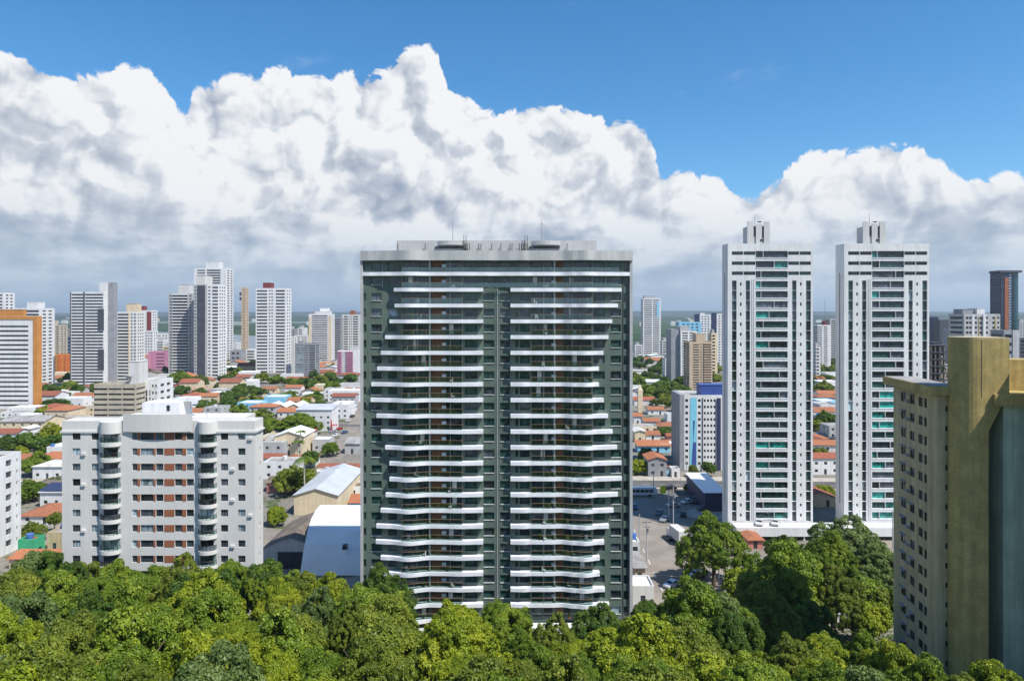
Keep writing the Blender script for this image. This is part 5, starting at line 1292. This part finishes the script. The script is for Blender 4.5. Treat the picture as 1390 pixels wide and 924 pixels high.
# low buildings along the side street, right behind the tower edge
H(857, 868, 735, 770, 'flat', 'white', 'metalroof_white', 6, 'white roofed annexe tucked against the right edge of the dark green tower', name='annexe')
H(859, 888, 795, 822, 'flat', 'offwhite', 'metalroof_white', 6, 'white flat canopy building between dark green tower and side street', name='annexe')
H(862, 876, 770, 790, 'shed', 'tan', 'greyroof', 5, 'tan shed wall between two annexes beside the side street', name='shed')
# walls and roofs among the trees
H(1088, 1100, 744, 758, 'hip', 'tan', 'tile_orange', 4, 'tiny orange tiled roof peeping out above the trees') if False else None
H(1016, 1036, 735, 745, 'hip', 'salmon', 'tile_orange', 8, 'small orange tiled roof in front of the white podium')
H(1155, 1192, 838, 846, 'flat', 'offwhite', 'tile_red', 1.2, 'low white garden wall capped in red beside the ochre building', name='garden_wall')
H(1085, 1150, 842, 850, 'flat', 'offwhite', 'concrete', .6, 'pale garden wall half hidden under the dark tree', name='garden_wall')
H(1190, 1212, 800, 812, 'gable', 'white', 'fibre', 5, 'white cottage half hidden between trees and the ochre building')

# filler rows: the rest of the town, nearest first
FRONT = [(490 - 3, 858 + 3, 130), (84, 352, 134), (-40, 22, 178), (980, 1108, 188), (1138, 1262, 188), (1205, 1500, 100), (929, 1000, 265), (127, 214, 300)]
towers_ = [(o.location.x, o.location.y, o) for o in COL.objects if o.parent is None and 'tower' in o.name or o.name.startswith('office')]
TF = []
for o in list(COL.objects):
    if o.parent is None and o.get('category') in ('apartment building', 'office building', 'tower', 'building') and o.location.y > 200:
        ws = [c for c in o.children if c.name.startswith('wall')]
        if ws:
            w_ = max(v_.co.x for v_ in ws[0].data.vertices); d_ = max(v_.co.y for v_ in ws[0].data.vertices); TF.append((o.location.x - 4, o.location.x + w_ + 4, o.location.y - 4, o.location.y + d_ + 3))
ROADS = []
def on_road(x, y):
    if 226 < y < 257 and x > 0: return True
    if 364 < y < 382 and x < -18: return True
    if 550 < y < 571 and x < -18: return True
    xs_ = np.interp(y, [262, 460, 640], [-71, -98, -122])
    if 258 < y < 640 and abs(x - xs_) < 9: return True
    if x > 24 and x < 68 and y < 232: return True
    return False
def hidden(x, y, ztop):
    p = PX(x, y); py = PY(ztop, y)
    if p < -25 or p > 1415: return True
    for a, b_, D in FRONT:
        if a + 6 < p < b_ - 6 and y > D:
            if (a, b_) == (84, 352): 
                if py < 562: continue
            if (a, b_) == (127, 214) and py < 520: continue
            if (a, b_) == (929, 1000) and py < 530: continue
            if (a, b_) == (1205, 1500) and py < 512: continue
            return True
    return False
rf = random.Random(99); nh = 0; nt = 0
y = 214.0
while y < 860:
    cell = 13 + (y - 214) * .016; x = X_(-30, y) + rf.uniform(0, 6)
    while x < X_(1420, y):
        w_ = rf.uniform(.6, 1.0) * cell; xc = x + w_ / 2; dp = rf.uniform(.55, .85) * cell
        x += w_ + rf.uniform(.2, 2.2)
        yy = y + rf.uniform(-1.5, 1.5)
        if hidden(xc, yy, 4) or on_road(xc, yy) or on_road(xc, yy + dp): continue
        if any(a - w_ / 2 < xc < b_ + w_ / 2 and c - dp - 1 < yy < d_ + 1 for a, b_, c, d_ in OCC + TF): continue
        right_far = PX(xc, yy) > 850 and yy > 480
        tprob = .72 if right_far else .34
        if rf.random() < tprob or nh > 285:
            if rf.random() < .9:
                tree(xc, yy + dp / 2, rf.uniform(5.5, 9.5) + (2 if yy > 400 else 0), rf.uniform(8, 14), rf.choice(['leaf_mid', 'leaf_dark', 'leaf_dark', 'leaf_olive']), 'mid' if yy < 300 else 'far', 'town trees', z0=0.0); nt += 1
            continue
        wm = rf.choices(['white', 'offwhite', 'cream', 'lightgrey', 'salmon', 'skyblue', 'tan'], [5, 4, 3, 2, .6, .5, 1])[0]
        q = rf.random(); big = rf.random() < .22
        hh = rf.uniform(2.8, 3.6) + (2.9 if rf.random() < .35 else 0) + (3 if (big and yy > 500) else 0)
        det = 1 if yy < 420 else 0
        if q < .46: house(xc, yy, w_, dp, hh, rf.choice(['hip', 'gable', 'gable']), wm, rf.choice(['tile_orange', 'tile_orange', 'tile_red']), rf.uniform(-6, 6), det, axis=rf.choice('xxy'))
        elif q < .60: house(xc, yy, w_, dp, hh, 'gable', wm, rf.choice(['fibre', 'metalroof', 'metalroof_white', 'oldroof']), rf.uniform(-6, 6), det, axis=rf.choice('xy'), pitch=.2)
        else: house(xc, yy, w_, dp, hh, 'flat', wm, rf.choice(['greyroof', 'concrete', 'metalroof_white', 'fibre']), rf.uniform(-6, 6), det)
        nh += 1
        if rf.random() < .30:
            tree(xc + w_ * .4, yy - 2.5, rf.uniform(4.5, 7.5), rf.uniform(5, 9), rf.choice(['leaf_mid', 'leaf_dark', 'leaf_olive', 'leaf_yellow']), 'mid' if yy < 300 else 'far', 'town trees', z0=0.0); nt += 1
    y += cell * 1.08
print('filler houses', nh, 'trees', nt)
# town trees placed one by one
def TT(px, yt, yb_, wpx, leaf, label, lod='mid'):
    D = CZ * F / (yb_ - HY); tree(X_(px, D), D, Z_(yt, D), wpx / F * D, leaf, lod, 'town trees', label, 0.0)
TT(399, 632, 669, 64, 'leaf_olive', 'broad dark tree in front of which the palm stands')
TT(376, 684, 712, 34, 'leaf_yellow', 'yellow-green tree between the pale grey block and the cream warehouse')
TT(447, 598, 619, 28, 'leaf_mid', 'neat round green tree right of the palm', 'near')
TT(405, 562, 590, 62, 'leaf_mid', 'wide green tree behind the palm, right of the pale grey block', 'near')
TT(372, 565, 590, 40, 'leaf_mid', 'green tree touching the right edge of the pale grey block', 'near')
TT(392, 530, 545, 30, 'leaf_mid', 'round green tree in front of the curved grey block')
TT(422, 534, 546, 30, 'leaf_mid', 'flat green tree left of the white flat warehouse')
TT(433, 508, 524, 24, 'leaf_olive', 'olive tree below the yellow-sided banded tower')
TT(458, 512, 524, 26, 'leaf_dark', 'dark tree below the pink and white block')
TT(395, 512, 524, 24, 'leaf_mid', 'green tree at the foot of the curved grey block')
TT(480, 632, 648, 22, 'leaf_mid', 'green tree behind the right corner of the cream warehouse')
TT(45, 652, 680, 42, 'leaf_mid', 'bright green tree above the large orange villa', 'near')
TT(52, 612, 645, 40, 'leaf_mid', 'full green tree right of the white edge block', 'near')
TT(72, 574, 604, 40, 'leaf_yellow', 'bright tree touching the upper left corner of the pale grey block', 'near')
TT(28, 604, 622, 22, 'leaf_yellow', 'small round tree above the white edge block')
TT(72, 645, 668, 30, 'leaf_dark', 'dark tree left of the pale grey block, above the solar panels')
TT(45, 708, 735, 36, 'leaf_olive', 'olive tree in the garden of the large orange villa', 'near')
TT(74, 692, 722, 22, 'leaf_olive', 'narrow olive tree between villa and pale grey block')
TT(10, 590, 612, 30, 'leaf_dark', 'dark tree at the left edge above the white edge block')
TT(96, 516, 532, 30, 'leaf_mid', 'green tree at the foot of the grey-finned banded tower')
TT(78, 540, 552, 36, 'leaf_dark', 'dark tree between the orange-edged tower and the grey-finned tower')
TT(246, 503, 522, 32, 'leaf_mid', 'green tree below the beige-edged banded tower')
TT(272, 508, 530, 34, 'leaf_dark', 'dark tree below the dark-striped grey tower')
TT(903, 512, 545, 50, 'leaf_dark', 'large dark tree left of the tan block')
TT(880, 520, 545, 40, 'leaf_mid', 'large green tree right of the dark green tower, behind the houses')
TT(903, 578, 590, 28, 'leaf_dark', 'dark tree among orange roofs left of the blue-striped office')
TT(866, 622, 644, 26, 'leaf_yellow', 'sunlit tree touching the right edge of the dark green tower')
TT(961, 624, 646, 22, 'leaf_dark', 'round dark tree in front of the blue-striped office')
TT(940, 630, 648, 18, 'leaf_olive', 'small olive tree left of the round dark tree at the office')
TT(933, 660, 668, 12, 'leaf_mid', 'tiny clipped tree on the avenue near the yellow sign')
TT(1121, 656, 678, 34, 'leaf_yellow', 'bright tree low in the gap between the white twins', 'near')
TT(1120, 506, 524, 30, 'leaf_dark', 'dark tree high in the gap between the white twins')

# past 300 trees the smallest crowns of the far town become one wood
AT = sorted([o for o in COL.objects if o.get('category') == 'tree' and o.parent is None], key=lambda o: -(o.children[0].scale.x if o.children else 0) / o.location.y)
drop_ = AT[296:]; Vw = []
for o in drop_:
    for c in list(o.children):
        if c.name.startswith('crown'):
            co = np.empty(len(c.data.vertices) * 3, dtype=np.float32); c.data.vertices.foreach_get('co', co); co = co.reshape(-1, 3) * np.array(c.scale)
            a = c.rotation_euler.z; Vw.append(np.stack([co[:, 0] * math.cos(a) - co[:, 1] * math.sin(a), co[:, 0] * math.sin(a) + co[:, 1] * math.cos(a), co[:, 2]], 1) + np.array(o.location) + np.array(c.location))
        bpy.data.objects.remove(c)
    AUTO[:] = [q for q in AUTO if q[0] != o]; bpy.data.objects.remove(o)
if Vw:
    V = np.concatenate(Vw); N = len(V) // 4; me = bpy.data.meshes.new('far_trees'); me.vertices.add(len(V)); me.vertices.foreach_set('co', V.astype(np.float32).ravel())
    me.loops.add(4 * N); me.loops.foreach_set('vertex_index', np.arange(4 * N, dtype=np.int32)); me.polygons.add(N)
    me.polygons.foreach_set('loop_start', np.arange(0, 4 * N, 4, dtype=np.int32)); me.materials.append(MAT['leaf_dark']); me.update(calc_edges=True)
    o = ob('far_trees', me, kind='stuff'); o['label'] = 'scattered small dark treetops of the farthest streets'; o['category'] = 'trees'

# palm
def palm(x, y, h_, label, s=1.0):
    o = thing('palm_tree', label, 'palm tree', (x, y, 0))
    build('trunk', MB().tube([(0, 0, -.3), (.05, 0, h_ * .3), (-.05, .05, h_ * .7), (0, 0, h_)], [.34, .26, .24, .2], 8), 'palmtrunk', o)
    r = random.Random(3); mb = MB()
    for i in range(18):
        a = i * 2.4; up = r.uniform(.1, 1.0); L = r.uniform(2.6, 3.4) * s; pts_ = []
        for j in range(9):
            t_ = j / 8; q = L * t_; z = h_ + q * up * .9 - (q ** 2) * .24; pts_.append(Vector((math.cos(a) * q, math.sin(a) * q, z)))
        sd_ = Vector((-math.sin(a), math.cos(a), 0))
        for j in range(8):
            for sg in (-1, 1):
                for fr_ in (0, .5):
                    p0 = pts_[j].lerp(pts_[j + 1], fr_); ln_ = .95 * math.sin(math.pi * (.15 + .8 * (j + fr_) / 8)) * s
                    dr = (pts_[j + 1] - pts_[j]).normalized(); tip = p0 + sd_ * sg * ln_ * .8 + dr * ln_ * .5 + Vector((0, 0, -ln_ * .45))
                    mb.add([p0, p0 + dr * .2, tip], [(0, 1, 2)])
        mb.tube(pts_, [.05] * 9, 3)
    build('crown', mb, 'leaf_mid', o)
    return o
palm(X_(413, 224), 224, Z_(622, 224), 'tall slender palm rising in front of the broad dark tree', 1.5)
palm(X_(405, 262), 262, Z_(600, 262), 'shorter palm standing behind and left of the tall slender palm', .8)
palm(X_(408, 290), 290, Z_(586, 290), 'farthest small palm beside the cream shed', .8)

# ------------------------------------------------------------------ vehicles
def car_proto():
    mb = MB(); prof = [(0, .35), (0, .78), (.15, .88), (1.0, .95), (1.65, 1.42), (3.0, 1.46), (3.75, 1.0), (4.25, .9), (4.35, .6), (4.3, .35)]
    n = len(prof)
    vs = [(x, y * (.88 if z > 1.2 else 1), z) for y in (-.86, .86) for x, z in prof]
    mb.add(vs, [tuple(range(n)), tuple(range(2 * n - 1, n - 1, -1))] + [(i, i + n, (i + 1) % n + n, (i + 1) % n) for i in range(n)])
    body = mb.mesh('body', ['car_white'])
    g_ = MB()
    g_.add([(1.08, -.72, 1.0), (1.08, .72, 1.0), (1.62, .68, 1.40), (1.62, -.68, 1.40)], [(0, 1, 2, 3)]).add([(3.06, -.68, 1.43), (3.06, .68, 1.43), (3.72, .74, 1.04), (3.72, -.74, 1.04)], [(0, 1, 2, 3)])
    g_.v = [(x + (-.03 if x < 2 else .03), y, z + .03) for x, y, z in g_.v]
    for sg in (-1, 1): g_.add([(1.35, sg * .875, 1.0), (3.5, sg * .875, 1.02), (2.95, sg * .79, 1.38), (1.75, sg * .79, 1.38)], [(0, 1, 2, 3)])
    glz = g_.mesh('windows', ['glass'])
    wh = MB(); a = [2 * math.pi * i / 12 for i in range(12)]
    wh.add([(.32 * math.cos(t_), -.1, .32 * math.sin(t_)) for t_ in a] + [(.32 * math.cos(t_), .1, .32 * math.sin(t_)) for t_ in a], [tuple(range(12)), tuple(range(23, 11, -1))] + [(i, (i + 1) % 12, 12 + (i + 1) % 12, 12 + i) for i in range(12)])
    return body, glz, wh.mesh('wheel', ['tyre'])
CB, CG, CWH = car_proto()
def car(x, y, deg, m_, label, group='parked and driving cars'):
    o = thing('car', label, 'car', (x, y, .03), R(deg), group)
    b = ob('body', CB, o, (-2.17, 0, 0)); b.material_slots[0].link = 'OBJECT'; b.material_slots[0].material = MAT[m_]
    ob('windows', CG, o, (-2.17, 0, 0))
    for wx in (.8, 3.45):
        for wy in (-.8, .8): ob('wheel', CWH, o, (wx - 2.17, wy, .32))
def cpx(px, py, deg, m_, label): D = CZ * F / (py - HY); car(X_(px, D), D, deg, m_, label)
cpx(910, 664, 0, 'car_black', 'black car driving along the avenue near the yellow sign')
cpx(914, 688, 8, 'car_silver', 'silver car parked nearest the street in the car park')
cpx(933, 683, 30, 'car_white', 'white car parked in the middle of the car park')
cpx(947, 683, 60, 'car_black', 'black car parked beside the white car')
cpx(940, 680, 60, 'car_grey', 'dark grey car between the white and the black parked cars')
cpx(955, 692, 20, 'car_grey', 'dark grey car in the shade beside the purple shed')
cpx(895, 698, 70, 'car_grey', 'grey car on the shaded side street, left of the truck')
cpx(902, 707, 60, 'car_silver', 'silver car waiting just left of the box truck')
cpx(861, 690, 85, 'car_blue', 'blue car emerging beside the dark green tower')
cpx(916, 733, 15, 'car_black', 'black car in front of the box truck')
cpx(946, 783, 20, 'car_silver', 'silver car under the lone bushy tree')
cpx(912, 796, 40, 'car_white', 'white car nearest the foreground trees on the side street')
cpx(928, 700, 75, 'car_black', 'black car behind the box truck')
cpx(473, 572, 80, 'car_white', 'white car on the long street, farthest up')
cpx(478, 566, 80, 'car_black', 'black car just ahead of the white car on the long street')
cpx(461, 583, 75, 'car_red', 'red car parked by the shops on the long street')
cpx(456, 592, 70, 'car_white', 'white car parked below the red car by the shops')
cpx(452, 587, 10, 'car_silver', 'silver car parked left of the red car by the shops')
cpx(468, 588, 75, 'car_blue', 'blue car on the long street right of the white parked car')
cpx(478, 598, 78, 'car_grey', 'grey car in the shade beside the dark green tower on the long street')
for i, (px, py) in enumerate(((1113, 590), (1119, 593), (1126, 592), (1132, 596))):
    cpx(px, py, 20, ('car_white', 'car_silver', 'car_white', 'car_grey')[i], ('leftmost', 'second', 'third', 'rightmost')[i] + ' of four cars parked in the gap between the white twins')
for px, py, l in ((1040, 720, 'white car parked under the left white twin, left one of two'), (1062, 720, 'white car parked under the left white twin, right one of two')):
    car(X_(px, 181), 179.6, 62, 'car_white', l)
    for o in COL.objects:
        if o.get('label') == l: o.location.z = Z_(716, 183) + .02; o.location.y = 185.6
# bus
D = CZ * F / (672 - HY)
o = thing('bus', 'white city bus passing behind the right edge of the dark green tower', 'bus', (X_(866, D), D - 1, .03))
Lb = 12.0
bb = MB(); prof = [(-Lb / 2, .4), (-Lb / 2, 2.9), (-Lb / 2 + .2, 3.1), (Lb / 2 - .5, 3.1), (Lb / 2 - .1, 2.7), (Lb / 2, 1.2), (Lb / 2, .4)]; n = len(prof)
bb.add([(x, yy, z) for yy in (-1.25, 1.25) for x, z in prof], [tuple(range(n))[::-1], tuple(range(n, 2 * n))] + [(i, (i + 1) % n, (i + 1) % n + n, i + n) for i in range(n)])
build('body', bb, 'car_white', o)
for i in range(7): build('window', MB().box(-5.6 + i * 1.5, -5.6 + i * 1.5 + 1.3, -1.29, -1.252, 1.5, 2.5), 'glass', o)
build('windscreen', MB().box(Lb / 2 - .02, Lb / 2 + .03, -1.1, 1.1, 1.3, 2.6), 'glass', o)
build('stripe', MB().box(-5.9, 5.9, -1.275, -1.252, .55, .75), 'blue', o)
for wx in (-3.8, 3.6):
    for wy in (-1.15, 1.15):
        w_ = ob('wheel', CWH, o, (wx, wy, .48)); w_.scale = (1.5, 1.5, 1.5)
# box truck
D = 183.0
o = thing('box_truck', 'white box truck parked tail-on beside the side street', 'truck', (X_(918, D), D, .03), R(100))
build('cargo_box', MB().box(-4.5, 2.0, -1.2, 1.2, .95, 3.9), 'offwhite', o)
build('chassis', MB().box(-4.3, 4.2, -.5, .5, .6, .94), 'blackmetal', o)
cbm = MB(); prof = [(2.15, .5), (2.15, 2.6), (3.6, 2.6), (4.15, 1.7), (4.25, .5)]; n = len(prof)
cbm.add([(x, yy, z) for yy in (-1.1, 1.1) for x, z in prof], [tuple(range(n))[::-1], tuple(range(n, 2 * n))] + [(i, (i + 1) % n, (i + 1) % n + n, i + n) for i in range(n)])
cbn = build('cab', cbm, 'car_white', o); build('windscreen', MB().add([(3.66, -.95, 2.5), (3.66, .95, 2.5), (4.16, .95, 1.75), (4.16, -.95, 1.75)], [(0, 1, 2, 3)]), 'glass', cbn)
for wx in (-3.2, 3.1):
    for wy in (-1.0, 1.0):
        w_ = ob('wheel', CWH, o, (wx, wy, .46)); w_.scale = (1.4, 1.4, 1.4)

# ------------------------------------------------------------------ street furniture
def pole(px, py, h_, label, arm=True):
    D = CZ * F / (py - HY); o = thing('utility_pole', label, 'pole', (X_(px, D), D, 0), 0, 'utility poles along the side street')
    build('post', MB().tube([(0, 0, -.2), (0, 0, h_)], [.17, .11], 8), 'lightgrey', o)
    if arm:
        build('crossarm', MB().box(-1.1, 1.1, -.06, .06, h_ - .9, h_ - .76).box(-.8, .8, -.06, .06, h_ - 2.0, h_ - 1.88), 'woodtrunk', o)
        build('transformer', MB().cyl(.35, -.1, h_ - 3.2, h_ - 2.2, .28, 10), 'midgrey', o)
pole(878, 762, 10.5, 'concrete utility pole with crossarms in the sunlit stretch of side street')
pole(914, 712, 11, 'tall utility pole rising left of the box truck')
pole(887, 676, 9, 'utility pole on the near side of the avenue beside the bus', False)
pole(868, 745, 9, 'utility pole hard against the dark green tower', False)
pole(951, 662, 9, 'utility pole in front of the blue-striped office')
pole(932, 655, 9, 'thin pole on the central strip of the avenue', False)
pole(908, 706, 9, 'utility pole in the shaded part of the side street', False)
pole(1212, 745, 10, 'pale pole in front of the right white twin podium', False)
def lamp(px, py, h_, label, s=-1):
    D = CZ * F / (py - HY); o = thing('street_lamp', label, 'street lamp', (X_(px, D), D, 0), 0, 'street lamps')
    build('post', MB().tube([(0, 0, -.2), (0, 0, h_ * .9), (s * .5, 0, h_), (s * 1.9, 0, h_ + .25)], [.12, .09, .07, .05], 7), 'lightgrey', o)
    build('lamp_head', MB().box(s * 2.6 if s < 0 else 1.8, -1.8 if s < 0 else 2.6, -.14, .14, h_ + .18, h_ + .34), 'lightgrey', o)
lamp(976, 805, 10.2, 'grey street lamp with bent arm beside the lone bushy tree')
lamp(924, 652, 9, 'street lamp on the avenue before the white garage', 1)
D = CZ * F / (674 - HY)
o = thing('totem_sign', 'bright yellow-green advertising sign standing beside the avenue', 'sign', (X_(900, D), D, 0))
build('post', MB().box(-.12, .12, -.1, .1, 0, 1.2), 'metal', o)
build('sign_panel', MB().prism([(-.9, -.15), (.9, -.15), (.9, .15), (-.9, .15)], 1.203, 3.1).prism([(-.6, -.12), (.6, -.12), (.6, .12), (-.6, .12)], 3.103, 3.7), 'yellowsign', o)
o = thing('shop_awning', 'bright red awning beside the parked cars on the long street', 'awning', (X_(455, 355), 352, 0))
build('canopy', MB().box(-1.6, 1.6, 0, 2.5, 3.2, 3.4).box(-1.6, -1.0, -.05, -.003, .5, 6), 'red', o)
build('post', MB().box(-1.5, -1.4, .2, .3, 0, 3.199).box(1.4, 1.5, .2, .3, 0, 3.199), 'metal', o)
# far mast in the gap of the twins and a small church tower
o = thing('radio_mast', 'thin radio mast on the horizon between the white twins', 'mast', (X_(1120, 2600), 2600, 0))
build('mast', MB().tube([(0, 0, 0), (0, 0, Z_(406, 2600))], [1.6, .7], 4), 'midgrey', o)
D = 420
o = thing('bell_tower', 'small white pointed bell tower among trees right of the dark green tower', 'tower', (X_(869.5, D), D, 0))
build('shaft', MB().box(-1.4, 1.4, 0, 2.8, 0, Z_(530, D)), 'cream', o)
build('spire', MB().add([(-1.5, -.1, Z_(530, D) + .003), (1.5, -.1, Z_(530, D) + .003), (1.5, 2.9, Z_(530, D) + .003), (-1.5, 2.9, Z_(530, D) + .003), (0, 1.4, Z_(522, D))], [(0, 1, 4), (1, 2, 4), (2, 3, 4), (3, 0, 4), (3, 2, 1, 0)]), 'cream', o)

# far pale buildings along the water and beyond: single small blocks
rf = random.Random(12)
fm = {m_: MB().box(0, 1, 0, 1, 0, 1).mesh('far_building', [m_]) for m_ in ('white', 'offwhite', 'lightgrey', 'cream')}
cnt = 0
for i in range(230):
    if cnt >= 120: break
    D = rf.uniform(840, 1050) if i < 110 else rf.uniform(3000, 6500); px = rf.uniform(0, 1390)
    if 487 < px < 861 or 980 < px < 1106 or 1138 < px < 1262 or px > 1290: continue
    if i < 110 and 300 < px < 345 and D > 940: continue
    x = X_(px, D)
    if any(a - 15 < x < b_ and c - 15 < D < d_ for a, b_, c, d_ in TF): continue
    m_ = rf.choice(list(fm)); o = ob('far_building', fm[m_], None, (x, D, 0)); s_ = 1 if i < 110 else 2.2
    o.scale = (rf.uniform(8, 20) * s_, 12 * s_, rf.uniform(4, 11) * s_)
    o['category'] = 'building'; o['group'] = 'small buildings on the far plain'; auto(o, CW[m_] + (' distant block on the plain' if i >= 110 else ' small block by the water')); cnt += 1

# ------------------------------------------------------------------ labels finished from what stands beside each object
ORD = ['leftmost', 'second from left', 'third from left', 'fourth from left', 'fifth from left', 'sixth from left', 'seventh from left', 'eighth from left', 'ninth from left', 'tenth from left']
FORE = [('the pale grey block', 215), ('the vaulted hangar', 450), ('the dark green tower', 674), ('the lone bushy tree', 969), ('the left white twin', 1045), ('the right white twin', 1165), ('the ochre stair tower', 1320), ('the white edge block', 10)]
buckets = {}
for o, core in AUTO:
    x, y = o.location.x, o.location.y; p = PX(x, y); best = None
    if o.get('group', '').startswith('canopy'):
        nm_, lx = min(FORE, key=lambda q: abs(q[1] - p)); rel = 'below'
        row = min(range(len(rows)), key=lambda i: abs(rows[i][0] - y)); rel = ['in back row below', 'in second row below', 'in third row below', 'in middle row below', 'in lower row below', 'in near row below', 'in nearest row below'][row]
    else:
        def cost(l):
            q = abs(PX(l[1], l[2]) - p) + abs(PY(0, l[2]) - PY(0, y)) * 1.3; return q
        l = min(LAND, key=cost); nm_ = l[0]; dpx = p - PX(l[1], l[2]); dy = y - l[2]
        if abs(dpx) > 26: rel = 'right of' if dpx > 0 else 'left of'
        else: rel = 'behind' if dy > 0 else 'in front of'
        if abs(dpx) > 26 and dy > 60: rel = 'far ' + rel
    buckets.setdefault((core, rel, nm_), []).append((p, y, o))
for (core, rel, nm_), L in buckets.items():
    L.sort(key=lambda q: q[0])
    if len(L) <= 10:
        for i, (p, y, o) in enumerate(L):
            o['label'] = '%s %s %s' % (core, rel, nm_) + ('' if len(L) == 1 else ', ' + (ORD[i] if i < len(L) - 1 or len(L) > 10 else 'rightmost'))
    else:
        Ls_ = sorted(L, key=lambda q: q[1]); h2 = len(L) // 2
        for part, wd in ((Ls_[:h2], 'nearer'), (Ls_[h2:], 'farther')):
            part.sort(key=lambda q: q[0])
            for i, (p, y, o) in enumerate(part):
                o['label'] = '%s %s %s %s, %s' % (wd, core, rel, nm_, ORD[min(i, 9)] if i < len(part) - 1 else 'rightmost')

for o, core in AUTO:
    ws_ = o['label'].split()
    if len(ws_) > 15: o['label'] = o['label'].replace(' with ', ', ', 1).replace('house, ', 'house, ').replace(' the ', ' ', 1).replace(' from left', ' from left')
# ------------------------------------------------------------------ haze
hv = MB().box(-62000, 62000, -25000, 66000, -3, 400)
o = build('haze', hv, 'white', kind='stuff'); o['label'] = 'thin bluish daylight haze over the whole town and plain'; o['category'] = 'haze'
m = bpy.data.materials.new('haze'); m.use_nodes = True; t = m.node_tree; t.nodes.clear()
pv = t.nodes.new('ShaderNodeVolumePrincipled'); pv.inputs['Color'].default_value = (0.72, 0.87, 1.0, 1); pv.inputs['Density'].default_value = 0.00007; pv.inputs['Anisotropy'].default_value = 0.2
oo = t.nodes.new('ShaderNodeOutputMaterial'); t.links.new(pv.outputs[0], oo.inputs['Volume']); o.data.materials[0] = m
